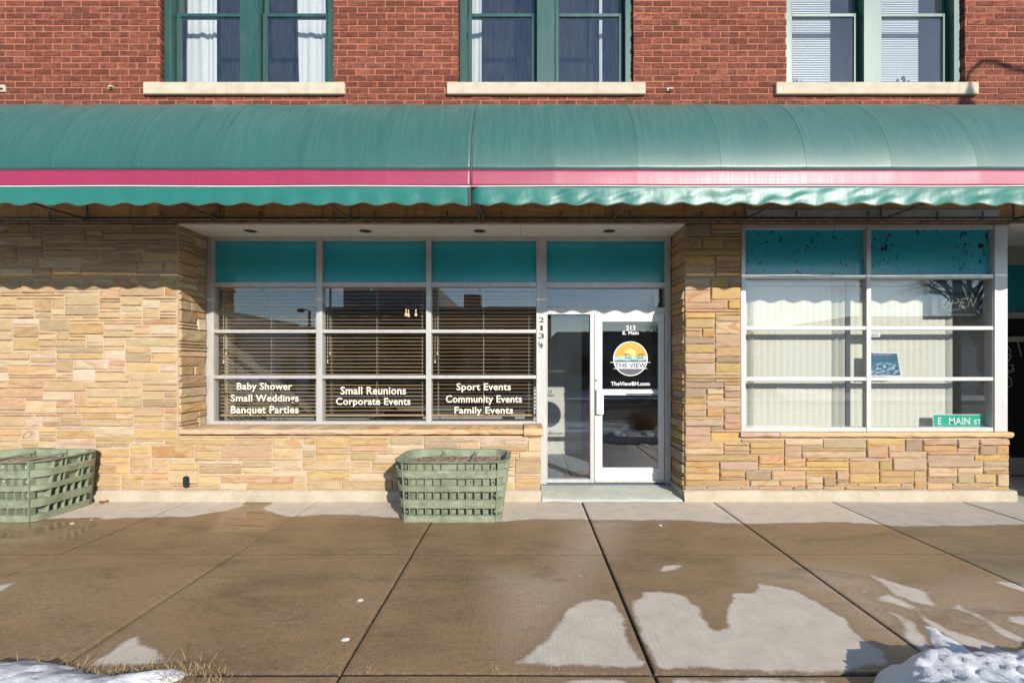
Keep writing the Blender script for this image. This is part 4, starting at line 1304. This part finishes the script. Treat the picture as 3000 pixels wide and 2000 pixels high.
    for x, y, z, sd_ in bolts:
        mb = MB(); rb = .0085
        if sd_ == 'f':
            ring = lambda q, rr: [(x+rr*math.cos(t), y-q, z+rr*math.sin(t)) for t in np.linspace(0, 2*math.pi, 10, endpoint=False)]
        else:
            ring = lambda q, rr: [(x+q, y+rr*math.cos(t), z+rr*math.sin(t)) for t in np.linspace(0, 2*math.pi, 10, endpoint=False)]
        vs = ring(-.03, rb*.8)+ring(.004, rb*.8)+ring(.005, rb)+ring(.010, rb)+ring(.013, rb*.5)
        mb.add(vs, [(i*10+k, i*10+(k+1) % 10, i*10+10+(k+1) % 10, i*10+10+k) for i in range(4) for k in range(10)]+[tuple(range(40, 50))])
        mb.build("bolt", M['bolt'], root)
    return root
pl = planter()
pl.location = (-.735, -.425, 0)
tag(pl, "green plastic lattice planter filled with mulch under the Sport Events window", "planter", "green planters along the shopfront")
pl2 = pl.copy(); COL.objects.link(pl2); pl2.location = (-.735-4.63, -.425, 0)
pl2['label'] = "green plastic lattice planter cut by the photo's left edge, against the stone wall"
for ch in pl.children:
    c = ch.copy(); COL.objects.link(c); c.parent = pl2

# ================================================================== BLINDS, CURTAINS, SIGNS
def venetian(x0, x1, label, tilt, seed, yb):
    root = empty("venetian_blind", ((x0+x1)/2, yb, 2.5), label, "blind", "bronze venetian blinds behind the lettered panes")
    r = random.Random(seed); mb = MB(); zt, zb = 2.52, .93; z = zt-.05; n = 0
    while z > zb+.02:
        w = .025; a = rad(tilt+r.uniform(-3, 3)); sg = r.uniform(-.003, .003); tl = r.uniform(-.002, .002)
        prof = [(-w, -.0), (-w*.5, .0025), (0, .0035), (w*.5, .0025), (w, 0)]
        vs = []; xs = np.linspace(x0, x1, 9)
        for x in xs:
            u = (x-x0)/(x1-x0)*2-1; dz = sg*(1-u*u)+tl*u
            for q, h in prof:
                vs.append((x, yb+q*math.cos(a)-h*math.sin(a), z+q*math.sin(a)+h*math.cos(a)+dz))
        m = 5; mb.add(vs, [(i*m+j, (i+1)*m+j, (i+1)*m+j+1, i*m+j+1) for i in range(8) for j in range(4)])
        z -= .0465; n += 1
    o = mb.build("slats", M['slat'], root); o.location = -root.location
    s = o.modifiers.new("thickness", 'SOLIDIFY'); s.thickness = .0028
    mb = MB(); mb.box(x0, x1, yb-.026, yb+.026, zt, zt+.05, .004); o = mb.build("head_rail", M['slat'], root); o.location = -root.location
    mb = MB(); mb.box(x0, x1, yb-.026, yb+.026, zb-.02, zb+.002, .004); o = mb.build("bottom_rail", M['slat'], root); o.location = -root.location
    mb = MB()
    for f in (.07, .5, .93):
        x = x0+(x1-x0)*f
        for dy in (-.027, .027): mb.tube([(x, yb+dy, zb), (x, yb+dy, zt)], .0016, 5)
    o = mb.build("ladder_cords", M['cord'], root); o.location = -root.location
    mb = MB(); x = x0+.06; mb.tube([(x, yb-.05, 1.62), (x, yb-.05, zt)], .002, 5); mb.lathe([(.0, 0), (.008, .002), (.009, .025), (.004, .04), (0, .042)], (x, yb-.05, 1.585), 8)
    mb.tube([(x+.03, yb-.05, 1.72), (x+.03, yb-.05, zt)], .002, 5); mb.lathe([(.0, 0), (.008, .002), (.009, .025), (.004, .04), (0, .042)], (x+.03, yb-.05, 1.69), 8)
    o = mb.build("pull_cords", M['cord'], root); o.location = -root.location
YB = YG+.085
venetian(xW(629), xW(935), "open bronze venetian blind behind the Baby Shower panes", 7, 1, YB)
venetian(xW(938), xW(1254), "open bronze venetian blind behind the Small Reunions panes", 7, 2, YB)
venetian(xW(1257), xW(1572), "half-tilted bronze venetian blind behind the Sport Events panes", -17, 3, YB)

def vertical_blind(x0, x1, label, skip=()):
    root = empty("vertical_blind", ((x0+x1)/2, .25, 2.6), label, "blind", "cream vertical blinds in the right window")
    mb = MB(); mb.box(x0, x1, .235, .275, 2.52, 2.56, .003); o = mb.build("head_rail", M['white_trim'], root); o.location = -root.location
    mb = MB(); x = x0+.03; r = random.Random(int(x0*100)); k = 0
    while x < x1-.03:
        a = rad(-6+r.uniform(-3, 3)); 
        if k in skip: a = rad(-40)
        vs = []; n = 6
        for i in range(n):
            u = (i/(n-1)-.5)*.089; bow = .004*math.cos(math.pi*(i/(n-1)-.5))
            for z in (.80, 1.3, 1.9, 2.505): vs.append((x+u*math.cos(a), .255+u*math.sin(a)-bow, z))
        mb.add(vs, [(i*4+j, (i+1)*4+j, (i+1)*4+j+1, i*4+j+1) for i in range(n-1) for j in range(3)])
        mb.box(x-.004, x+.004, .250, .258, 2.503, 2.522, 0)
        x += .0785; k += 1
    o = mb.build("vanes", M['vblind'], root, True); o.location = -root.location
vertical_blind(2.53, 3.86, "cream vertical blind in the window bay beside the stone pillar", (2, 15, 16))
vertical_blind(3.90, 5.20, "cream vertical blind behind the poster and street-name sign", (15,))

# E MAIN ST plate
DS = 5.53; ysn = DS-CAMD
x0, x1, z0, z1 = PX(2733, DS), PX(2889.5, DS), .834, PZ(1213, DS)
def plate(mb, x0, x1, z0, z1, y0, y1, r_, mi):
    n = 6; p = []
    for cx, cz, a0 in ((x1-r_, z0+r_, -90), (x1-r_, z1-r_, 0), (x0+r_, z1-r_, 90), (x0+r_, z0+r_, 180)):
        for i in range(n+1): a = rad(a0+90*i/n); p.append((cx+r_*math.cos(a), cz+r_*math.sin(a)))
    N = len(p); mb.add([(x, y0, z) for x, z in p]+[(x, y1, z) for x, z in p], [tuple(range(N)), tuple(range(2*N-1, N-1, -1))]+[(k, (k+1) % N, N+(k+1) % N, N+k) for k in range(N)], mi)
t = empty("street_name_sign", ((x0+x1)/2, ysn, z0), "green street-name plate with white lettering leaning inside the right window", "sign")
mb = MB(); plate(mb, x0, x1, z0, z1, ysn, ysn+.004, .015, 0); o = mb.build("plate", M['white'], t); o.location = -t.location
mb = MB(); plate(mb, x0+.007, x1-.007, z0+.007, z1-.007, ysn-.001, ysn, .010, 0); o = mb.build("green_face", M['sign_green'], t); o.location = -t.location
w = (x1-x0)/350; hh = (z1-z0)/84
mb = MB()
for s, a, b, c, d in (("E", 32, 55, 22, 68), ("MAIN", 105, 243, 22, 68), ("ST", 268, 316, 14+20, 68)):
    put_text(mb, s, x0+a*w, x0+b*w, z1-d*hh, z1-c*hh, ysn-.002, 0, .022)
o = mb.build("lettering", M['white'], t); o.location = -t.location

# OPEN sign
DO = 5.56; yo = DO-CAMD
def oz(zx, zy): return PX(2700+zx/10.226, DO), PZ(800+zy/10.226, DO)
a = oz(320, 1275); b = oz(1890, 200)
t = empty("open_sign", ((a[0]+b[0])/2, yo, a[1]), "dark dotted-bulb OPEN sign hanging at the right window's top corner", "sign")
mb = MB(); mb.box(a[0], b[0], yo+.004, yo+.02, a[1], b[1], .003); o = mb.build("backing", plain("sign_grey_acrylic", (.07, .08, .09), .15), t); o.location = -t.location
c = oz(500, 1215); d = oz(1640, 570)
mb = MB(); mb.box(c[0], d[0], yo-.004, yo+.003, c[1], d[1], .002); o = mb.build("dark_face", M['sign_dark'], t); o.location = -t.location
mb = MB()
def dots(pts, n):
    P = [Vector(oz(*p)) for p in pts]; L = [0]
    for p, q in zip(P[:-1], P[1:]): L.append(L[-1]+(q-p).length)
    for k in range(n):
        s = L[-1]*k/max(1, n-1)
        i = max(0, min(len(P)-2, int(np.searchsorted(L, s))-1)); f = (s-L[i])/max(1e-6, L[i+1]-L[i]); q = P[i].lerp(P[i+1], f)
        mb.lathe([(0, .0045), (.0032, .003), (.0038, 0)], (0, 0, 0), 8); m = 24
        mb.v[-m:] = [(q.x+p[0], yo-.004-p[2], q.y+p[1]) for p in mb.v[-m:]]
dots([(730, 775), (640, 835), (600, 930), (610, 990), (640, 1040), (760, 990), (820, 900), (840, 800)], 22)
dots([(920, 830), (880, 930), (840, 1040)], 8); dots([(880, 890), (1000, 900), (1100, 860), (1100, 800), (1060, 770)], 11)
dots([(1380, 765), (1210, 765), (1160, 880), (1115, 1005), (1275, 1005)], 17); dots([(1160, 888), (1245, 888)], 5)
dots([(1365, 1005), (1465, 765), (1520, 1010), (1625, 760)], 22); dots([(680, 1075), (800, 1105), (930, 1108), (1100, 1085), (1290, 1030)], 12)
o = mb.build("bulb_lettering", M['led'], t); o.location = -t.location

# small sticker with a maker's name
DK = YGR-.0025+CAMD; yk = DK-CAMD
mb = MB(); x0, x1, z0, z1 = PX(2539.5, DK), PX(2581.5, DK), PZ(986.5, DK), PZ(974.5, DK)
yk2 = YGR+.010
plate(mb, x0, x1, z0, z1, yk2, yk2+.002, .012, 0); put_text(mb, "WAHL", x0+.028, PX(2577, DK), PZ(984, DK), PZ(978, DK), yk2-.001, 1, .02)
o = mb.build("window_sticker", [M['white'], M['black']]); tag(o, "small white sticker with dark capitals high in the middle pane, by the mullion", "sticker")

# poster
yp = YGR+.03; DP = yp+CAMD
def pz(zx, zy): return PX(2540+zx/9.8, DP), PZ(960+zy/9.8, DP)
t = empty("poster", (pz(500, 1390)[0], yp, pz(500, 1390)[1]), "blue night-street picture with curled corner standing on the middle bar of the window", "poster")
mb = MB(); Q = [pz(60, 1395), pz(1030, 1395), pz(880, 720), pz(60, 700)]
mb.add([(p[0], yp, p[1]) for p in Q]+[(p[0], yp+.002, p[1]) for p in Q], [(0,1,2,3),(7,6,5,4),(0,4,5,1),(1,5,6,2),(2,6,7,3),(3,7,4,0)])
o = mb.build("paper", M['white'], t); o.location = -t.location
mb = MB(); Q = [pz(60, 1362), pz(965, 1362), pz(860, 740), pz(60, 722)]
mb.poly([(p[0], yp-.001, p[1]) for p in Q]); o = mb.build("print", M['poster'], t); o.location = -t.location
mb = MB(); a = pz(175, 800); b = pz(710, 745); put_text(mb, "Benton Harbor, Michigan", a[0], b[0], a[1], b[1], yp-.002, 0, .01, .25)
o = mb.build("lettering", plain("pink_ink", (.75, .35, .55), .6), t); o.location = -t.location

# curtains upstairs
def curtain(x0, x1, z0, z1, y, label, seed, x0b=None, x1b=None, mat='curtain', cat="curtain", group="white curtains in the upper windows", nm="curtain", amp=.022):
    mb = MB(); n = max(12, int((x1-x0)/.008)); m = 10; vs = []
    x0b = x0 if x0b is None else x0b; x1b = x1 if x1b is None else x1b
    for i in range(n+1):
        f = i/n
        for j in range(m):
            t = j/(m-1); x = (x0*(1-t)+x0b*t)*(1-f)+(x1*(1-t)+x1b*t)*f
            vs.append((x, y+amp*mnoise.noise(Vector((x*14+seed, t*.7, seed)))+amp*.28*math.sin(x*75+6*mnoise.noise(Vector((x*6, 0, seed)))+t), z1*(1-t)+z0*t))
    mb.add(vs, [(i*m+j, (i+1)*m+j, (i+1)*m+j+1, i*m+j+1) for i in range(n) for j in range(m-1)])
    o = mb.build(nm, M[mat], None, True); tag(o, label, cat, group)
DC = 5.75; yc = .35
c_ = lambda p: PX(p, DC)
curtain(c_(542), c_(635), 4.60, 6.9, yc, "wide white curtain in the first sash of the upper left window", 1)
curtain(c_(868), c_(952), 4.60, 6.9, yc, "white curtain tapering down the far side of the upper left window", 2, c_(880), c_(956))
curtain(c_(1380), c_(1411), 4.60, 6.9, yc, "thin gathered white curtain edge in the upper middle window's first sash", 3)
curtain(c_(1756), c_(1764), 4.60, 6.9, yc, "sliver of white curtain in the upper middle window's second sash", 4)
def drape(x0, x1, label, seed): curtain(x0, x1, 4.55, 7.0, .62, label, seed, mat='navy', cat="drape", group="dark drapes in the upper windows", nm="dark_drape", amp=.008)
drape(c_(525)-.1, c_(830), "dark drape filling the first sash of the upper left window", 5)
drape(c_(835), c_(985), "dark drape beside the tapering curtain in the upper left window", 6)
drape(c_(1365), c_(1590), "dark drape filling the first sash of the upper middle window", 7)
drape(c_(1600), c_(1850), "dark drape filling the second sash of the upper middle window", 8)
# mini blinds in the upper right window
def mini(px0, px1, label):
    x0, x1 = PX(px0, DC), PX(px1, DC); root = empty("mini_blind", ((x0+x1)/2, yc, 6.9), label, "blind", "white mini blinds in the upper right window")
    mb = MB(); z = 4.83
    while z < 6.85:
        mb.add([(x0, yc-.006, z-.006), (x1, yc-.006, z-.006), (x1, yc+.006, z+.0145), (x0, yc+.006, z+.0145)], [(0, 1, 2, 3)]); z += .0215
    o = mb.build("slats", M['mini'], root); o.location = -root.location
    mb = MB(); mb.box(x0, x1, yc-.014, yc+.014, 6.85, 6.88, .002); o = mb.build("head_rail", M['white_trim'], root); o.location = -root.location
mini(2312, 2432, "white mini blind behind the potted agave in the upper right window")
mini(2576, 2690, "white mini blind behind the terracotta pot in the upper right window")
# plants on the inner sill
mb = MB(); mb.box(WIN[2][0]+.02, WIN[2][1]-.02, .195, .305, 4.775, 4.80, .003)
mb.build("window_stool", M['white_trim'], bld)
def pot_plant(x, kind, label, seed):
    r = random.Random(seed); root = empty("potted_plant", (x, .25, 4.802), label, "plant", "potted plants on the upper window ledge")
    pr = [(.0, 0), (.035, 0), (.048, .07), (.052, .072), (.052, .085), (.044, .085), (.042, .07), (0, .07)]
    mb = MB(); mb.lathe(pr, n=18); mb.build("pot", M['pot_white'] if kind != 2 else M['terracotta'], root, True)
    mb = MB(); n = {0: 9, 1: 5, 2: 24}[kind]
    for k in range(n):
        a = r.uniform(0, 6.28); L = {0: .14, 1: .20, 2: .06}[kind]*r.uniform(.7, 1.2); lean = {0: .75, 1: .35, 2: 1.0}[kind]*r.uniform(.3, 1)
        b = Vector((0, 0, .075)) if kind < 2 else Vector((r.uniform(-.1, .1), r.uniform(-.03, .03), r.uniform(.09, .19)))
        d = Vector((math.cos(a)*lean, math.sin(a)*lean*.5, 1)).normalized(); s = Vector((-math.sin(a), math.cos(a), 0))*{0: .012, 1: .010, 2: .018}[kind]
        p = [b-s*.6, b+s*.6, b+d*L*.5+s, b+d*L, b+d*L*.5-s]
        mb.add(p, [(0, 1, 2, 3, 4)])
    if kind == 2:
        for k in range(5): mb.tube([(0, 0, .07), (r.uniform(-.1, .1), r.uniform(-.02, .02), .15)], .004, 5)
    mb.build("leaves", M['plant'], root)
pot_plant(3.29, 0, "spiky agave in a small pot at the left of the upper right window", 1)
pot_plant(3.72, 0, "low potted aloe in the middle of the first right-hand sash", 2)
pot_plant(3.92, 1, "white pot with upright leaves on the upper window ledge", 3)
pot_plant(4.56, 2, "bushy jade plant in a terracotta pot in the last upper sash", 4)

# ---- furniture seen dimly inside
def table(x, y, label):
    t = empty("banquet_table", (x, y, .072), label, "table", "tables inside the event room")
    mb = MB(); mb.box(-.75, .75, -.38, .38, .70, .735, .006); mb.build("table_top", M['laminate'], t)
    for sx in (-1, 1):
        for sy in (-1, 1):
            mb = MB(); mb.tube([(sx*.66, sy*.30, 0), (sx*.62, sy*.28, .70)], .016, 8); mb.build("leg", M['dark'], t)
table(-3.0, 1.75, "grey-topped table behind the Banquet Parties pane")
table(-1.9, 3.1, "grey-topped table deep in the room behind the Corporate Events pane")
table(-.75, 1.85, "grey-topped table behind the Family Events pane")
t = empty("ceiling_fan", (-2.2, 3.6, 3.1), "dark ceiling fan with lit globe lamps in the event room", "fan")
mb = MB(); mb.tube([(0, 0, 0), (0, 0, -.36)], .014, 8); mb.lathe([(0, -.34), (.09, -.35), (.11, -.40), (.07, -.46), (0, -.47)], n=20); mb.build("motor", M['dark'], t, True)
for k in range(5):
    a = 2*math.pi*k/5+.3; mb = MB(); c, s = math.cos(a), math.sin(a)
    P_ = [(.10, -.03), (.55, -.065), (.60, 0), (.55, .065), (.10, .03)]
    mb.add([(x*c-y*s, x*s+y*c, -.39+y*.12) for x, y in P_]+[(x*c-y*s, x*s+y*c, -.398+y*.12) for x, y in P_], [(0,1,2,3,4), (9,8,7,6,5)]+[(i, (i+1) % 5, 5+(i+1) % 5, 5+i) for i in range(5)]); mb.build("blade", M['wood'], t)
for k in range(3):
    a = 2*math.pi*k/3; mb = MB(); mb.lathe([(0, -.60), (.018, -.595), (.026, -.57), (.018, -.545), (.010, -.53), (.010, -.46)], (.11*math.cos(a), .11*math.sin(a), 0), 14); mb.build("lamp_globe", M['bulb'], t, True)
mb = MB(); mb.box(.55, 1.55, .68, 1.15, .0725, .082, .002); o = mb.build("doormat", M['mat_']); tag(o, "worn brown doormat inside behind the sidelight glass", "doormat")

# ================================================================== SNOW, GRASS, LITTER
def snow_heap(poly, h, label, seed, res=.02, soft=.22):
    P = np.array(poly); lo = P.min(0)-.03; hi = P.max(0)+.03
    xs = np.arange(lo[0], hi[0], res); ys = np.arange(lo[1], hi[1], res)
    G = np.array([(x, y) for y in ys for x in xs]); 
    w = np.array([mnoise.noise(Vector((x*7, y*7, seed)))*.03+mnoise.noise(Vector((x*21, y*21, seed)))*.014 for x, y in G])
    a = np.array(poly); b = np.roll(a, -1, 0)
    # unclipped distance for a broad mound
    d = sdf([poly], G)+w
    vs = []
    for (x, y), q in zip(G, d):
        t = max(-.2, min(1, q/soft)); e = 1-(1-max(0, t))**2
        n = mnoise.noise(Vector((x*4.5, y*4.5, seed+2)))*.30+mnoise.noise(Vector((x*11, y*11, seed+5)))*.12+mnoise.noise(Vector((x*26, y*26, seed+8)))*.15
        z = h*e*(1+n) if q > 0 else -.035+q*.1
        vs.append((x, y, z-.004))
    nx = len(xs); mb = MB(); fs = []
    for j in range(len(ys)-1):
        for i in range(nx-1):
            k = j*nx+i
            if max(d[k], d[k+1], d[k+nx], d[k+nx+1]) > -.0: fs.append((k, k+1, k+nx+1, k+nx))
    used = sorted({i for f in fs for i in f}); rm = {u: n for n, u in enumerate(used)}
    mb.add([vs[u] for u in used], [tuple(rm[i] for i in f) for f in fs])
    o = mb.build("snow_heap", M['snow'], None, True); tag(o, label, "snow", "leftover snow heaps on the pavement edge")
    return o
snow_heap([(1.62, -3.18), (1.80, -3.03), (2.05, -2.93), (2.40, -2.93), (2.9, -2.95), (3.6, -2.98), (4.6, -3.0), (4.6, -4.0), (3.0, -4.2), (2.0, -4.1), (1.60, -3.6)], .145, "large lumpy white snow heap at the kerb side, at the picture's lower right", 3)
snow_heap(BR([(1470,1215),(1500,1212),(1560,1232),(1660,1300),(1760,1365),(1830,1400),(1700,1402),(1580,1390),(1530,1360),(1500,1310),(1480,1260)]), .022, "thin pointed tongue of snow above the big heap", 5, .012, .10)
snow_heap([(-4.2, -3.04), (-3.2, -3.02), (-2.62, -2.93), (-2.30, -2.98), (-2.18, -3.04), (-2.0, -3.05), (-1.86, -2.99), (-1.70, -3.02), (-1.78, -3.2), (-2.0, -3.9), (-4.2, -3.9)], .085, "white snow heap with dry grass at the picture's lower left", 8)
mb = MB(); r = random.Random(4)
def tuft(x, y, n, L, sp):
    L *= .72; n = int(n*1.05)
    for k in range(n):
        px, py = x+r.gauss(0, sp), y+r.gauss(0, sp*.5); a = r.uniform(0, 6.28); ln = L*r.uniform(.4, 1.2); le = r.uniform(.6, 2.6)
        d = Vector((math.cos(a)*le, math.sin(a)*le, 1)).normalized(); b = Vector((px, py, r.uniform(0, .03))); s = Vector((-math.sin(a), math.cos(a), 0))*.0012
        e = b+d*ln*.6; f = b+d*ln+Vector((math.cos(a), math.sin(a), -.3))*ln*.25
        mb.add([b-s, b+s, e+s*.8, e-s*.8, f], [(0, 1, 2, 3), (3, 2, 4)])
for x, y, n, L, sp in ((-2.28, -3.03, 70, .07, .07), (-2.10, -3.07, 130, .06, .08), (-1.95, -3.08, 150, .06, .07), (-1.80, -3.10, 120, .07, .06), (-1.66, -3.05, 120, .07, .08), (-1.6, -3.17, 150, .06, .09), (-1.88, -3.03, 40, .12, .05), (-1.70, -3.02, 14, .16, .06), (-2.9, -3.03, 14, .07, .12), (-3.1, -3.02, 12, .08, .2), (-2.5, -3.0, 8, .09, .06)): tuft(x, y, n, L, sp)
for px, py, n in ((1085, 1968, 18), (1620, 1967, 25), (1450, 1966, 10)): q = PG(px, py); tuft(q[0], q[1], n, .025, .02)
o = mb.build("dry_grass", M['straw']); o['kind'] = 'stuff'
# litter: leaf curl, ice crumbs
def leaf(x, y, s, label):
    mb = MB(); vs = []
    for i in range(7):
        for j in range(5):
            u = i/6-.5; v = (j/4-.5)*(1-(2*u)**2)*.8; vs.append((x+u*s, y+v*s, .004+s*(.25*abs(u)+.35*v*v*4+.12*math.sin(u*9))+.06*s))
    mb.add(vs, [(i*5+j, (i+1)*5+j, (i+1)*5+j+1, i*5+j+1) for i in range(6) for j in range(4)]); o = mb.build("dead_leaf", M['leaf'], None, True); tag(o, label, "leaf")
q = PG(305, 1474); leaf(q[0]-.01, q[1], .09, "curled orange-brown leaf caught by the footing beside the left planter")
q = PG(2834, 1985); leaf(q[0], q[1]-.02, .05, "brown leaf lying in front of the large snow heap")
def crumb(px, py, s, label, grp):
    s *= .55; x, y = PG(px, py); r = random.Random(px); mb = MB(); n = 10; m = 6; vs = []
    for j in range(m):
        ph = j/(m-1)*math.pi/2
        for k in range(n): t = 2*math.pi*k/n; q = s*(1+.3*mnoise.noise(Vector((math.cos(t)*2, math.sin(t)*2, px+ph)))); vs.append((x+q*math.cos(t)*math.cos(ph)*1.3, y+q*math.sin(t)*math.cos(ph), .001+q*.55*math.sin(ph)))
    mb.add(vs, [(j*n+k, j*n+(k+1) % n, (j+1)*n+(k+1) % n, (j+1)*n+k) for j in range(m-1) for k in range(n)]); o = mb.build("snow_crumb", M['slush'], None, True); tag(o, label, "snow", grp)
g_ = "melting snow crumbs on the pavement"
crumb(268, 1522, .018, "round white snow crumb on the wet strip near the left planter", g_)
crumb(212, 1533, .032, "flat long snow crumb in the puddle in front of the left planter", g_)
crumb(1056, 1757, .030, "grey-white snow crumb left of the centre joint", g_)
crumb(1012, 1873, .035, "soft snow crumb lower down, left of the centre joint", g_)
crumb(1934, 1539, .030, "brown-stained lump on the wet slab in front of the door", g_)

# ================================================================== ACROSS THE STREET (seen in the glass)
def far_building(name, label, x0, x1, y0, y1, h, mat, wins, extra=None):
    b = empty(name, ((x0+x1)/2, y1, -.1), label, "building")
    mb = MB(); mb.box(x0, x1, y0, y1, -.2, h, .02); o = mb.build("wall", mat, b); o.location = -b.location
    mb = MB(); mb.box(x0-.08, x1+.08, y0-.08, y1+.08, h+.001, h+.16, .02); o = mb.build("coping", M['opp_dark'], b); o.location = -b.location
    for a0, a1, z0, z1 in wins:
        mb = MB(); mb.box(a0, a1, y1-.05, y1+.02, z0, z1, .01); o = mb.build("window", M['opp_glass'], b); o.location = -b.location
    return b
YO = -20.2
bA = far_building("commercial_building", "low dark brick commercial building across the street with rooftop chimney", -11.8, 1.5, -34, YO, 4.75, M['opp_brown'], [(-10.8, -7.6, .6, 2.6), (-6.6, -3.4, .6, 2.6), (-2.4, -1.4, 0, 2.3), (-.8, .9, .6, 2.6)])
mb = MB(); mb.box(-11.0, -5.2, -33, -22, 4.92, 6.3, .02); o = mb.build("upper_storey", M['opp_dark'], bA); o.location = -bA.location
mb = MB(); mb.box(-3.7, -2.7, -23, -22, 4.92, 5.9, .02); o = mb.build("chimney", M['opp_brown'], bA); o.location = -bA.location
far_building("painted_building", "whitewashed low building across the street, beside the dark shed", -16.6, -12.4, -30, YO-.4, 3.7, M['opp_white'], [(-14.0, -13.2, 0, 2.1)])
far_building("shed_building", "small dark flat-roofed building at the far side of the street", -20.5, -16.7, -28, YO+.5, 4.5, M['opp_dark'], [(-19.5, -17.6, .8, 2.2)])
far_building("grey_building", "long low grey building opposite the entrance door", 2.2, 16.5, -36, -25, 3.7, M['opp_dark'], [(3+2.2*k, 4.4+2.2*k, .9, 2.3) for k in range(6)])
far_building("warehouse_building", "pale warehouse far to the right across the street", 27, 48, -48, -33, 5.5, M['opp_white'], [(30, 33, 0, 3)])
def lamp_pole(x, y, h, label):
    t = empty("street_lamp", (x, y, -.1), label, "street lamp", "street lamps along the road")
    mb = MB(); mb.tube([(0, 0, 0), (0, 0, h)], [.11, .06], 10); mb.build("pole", M['dark'], t, True)
    mb = MB(); mb.tube([(0, 0, h-.1), (-.15, 0, h+.08), (-.40, 0, h+.10)], .035, 8); mb.build("arm", M['dark'], t, True)
    mb = MB(); mb.lathe([(.0, .1), (.14, .08), (.2, -.05), (.15, -.12), (0, -.13)], (-.48, 0, h+.06), 14); mb.build("lamp_head", M['dark'], t, True)
lamp_pole(-11.5, -18.6, 4.6, "dark street lamp on a pole in front of the whitewashed building")
lamp_pole(-10.3, -18.4, 6.2, "taller dark pole lamp before the brick commercial building")
# gooseneck lamp right of the camera; its shadow falls on the bricks
gl = [(5.07, 4.70), (5.075, 4.79), (5.126, 4.93), (5.268, 5.058), (5.425, 5.05), (5.6, 4.985), (5.76, 4.95), (6.1, 4.96), (6.5, 4.99), (6.9, 5.0)]
OFF = Vector((.478*4, -4.0, .46*4))
t = empty("gooseneck_lamp", (6.9+OFF.x, OFF.y, -.02), "dark gooseneck street lamp on a post outside the shop, right of the view", "street lamp")
mb = MB(); mb.tube([(6.9+OFF.x, OFF.y, -.02), (6.9+OFF.x, OFF.y, 5.0+OFF.z)], [.08, .05], 10); o = mb.build("post", M['dark'], t, True); o.location = -t.location
mb = MB(); mb.tube([(x+OFF.x, OFF.y, z+OFF.z) for x, z in gl], [.02, .022, .024, .026, .028, .032, .034, .036, .036, .038], 8); o = mb.build("arm", M['dark'], t, True); o.location = -t.location
mb = MB(); mb.lathe([(0, .02), (.035, .01), (.05, -.05), (.10, -.14), (.11, -.17), (0, -.18)], (gl[0][0]+OFF.x, OFF.y, gl[0][1]+OFF.z), 16); o = mb.build("lamp_shade", M['dark'], t, True); o.location = -t.location

# bare trees (seen as reflections in the right window)
def bare_tree(x, y, h, seed, label):
    r = random.Random(seed); t = empty("bare_tree", (x, y, -.1), label, "tree", "bare winter trees across the street")
    tr = MB(); cr = MB()
    def grow(p, d, L, rad_, lv, mb):
        pts = [p]; rs_ = [rad_]; n = 4
        for i in range(n):
            d = (d+Vector((r.gauss(0, .13), r.gauss(0, .13), .06))).normalized(); p = p+d*L/n; pts.append(p); rs_.append(rad_*(1-.45*(i+1)/n))
            if lv > 0 and i >= 1:
                for _ in range(2 if lv > 1 else 2):
                    a = d.cross(Vector((r.gauss(0, 1), r.gauss(0, 1), r.gauss(0, 1)))).normalized(); grow(p, (d*.75+a*.75).normalized(), L*r.uniform(.5, .72), rs_[-1]*.6, lv-1, cr)
        mb.tube(pts, rs_, 6 if lv > 1 else 3, cap=False)
    mb = tr; base = Vector((0, 0, 0)); tr.tube([(0, 0, 0), (0.03, 0, h*.16), (0, 0, h*.24)], [h*.034, h*.026, h*.024], 10, cap=False)
    for k in range(6):
        a = 2*math.pi*k/6+r.uniform(-.3, .3); d = Vector((math.cos(a)*.62, math.sin(a)*.62, 1)).normalized(); grow(Vector((0, 0, h*.235)), d, h*.42, h*.015, 3, cr)
    tr.build("trunk", M['bark'], t, True); cr.build("crown", M['bark'], t, True)
bare_tree(25.0, -20.0, 10.5, 2, "big bare spreading tree across the street, reflected around the OPEN sign")
bare_tree(33.5, -27, 8.0, 5, "smaller bare tree across the street, beyond the big one")
bare_tree(9.8, -22.5, 6.3, 7, "small bare tree opposite the entrance door")
# ornamental grass clump on the verge, reflected in the door
mb = MB(); r = random.Random(12)
t = empty("grass_clump", (2.80, -4.62, 0), "tall dry ornamental grass clump on the snowy verge by the pavement", "plant")
for k in range(520):
    a = r.uniform(0, 6.28); q = .30*math.sqrt(r.random()); L = r.uniform(.35, .92)*(1-.6*q); le = r.uniform(.05, .45)+q*.5
    b = Vector((q*math.cos(a), q*math.sin(a), -.05)); d = Vector((math.cos(a)*le, math.sin(a)*le, 1)).normalized(); s = Vector((-math.sin(a), math.cos(a), 0))*.0035; e = b+d*L*.7; f = e+Vector((math.cos(a)*le, math.sin(a)*le, .6)).normalized()*L*.3
    mb.add([b-s, b+s, e+s, e-s, f], [(0, 1, 2, 3), (3, 2, 4)])
mb.build("blades", M['straw'], t)
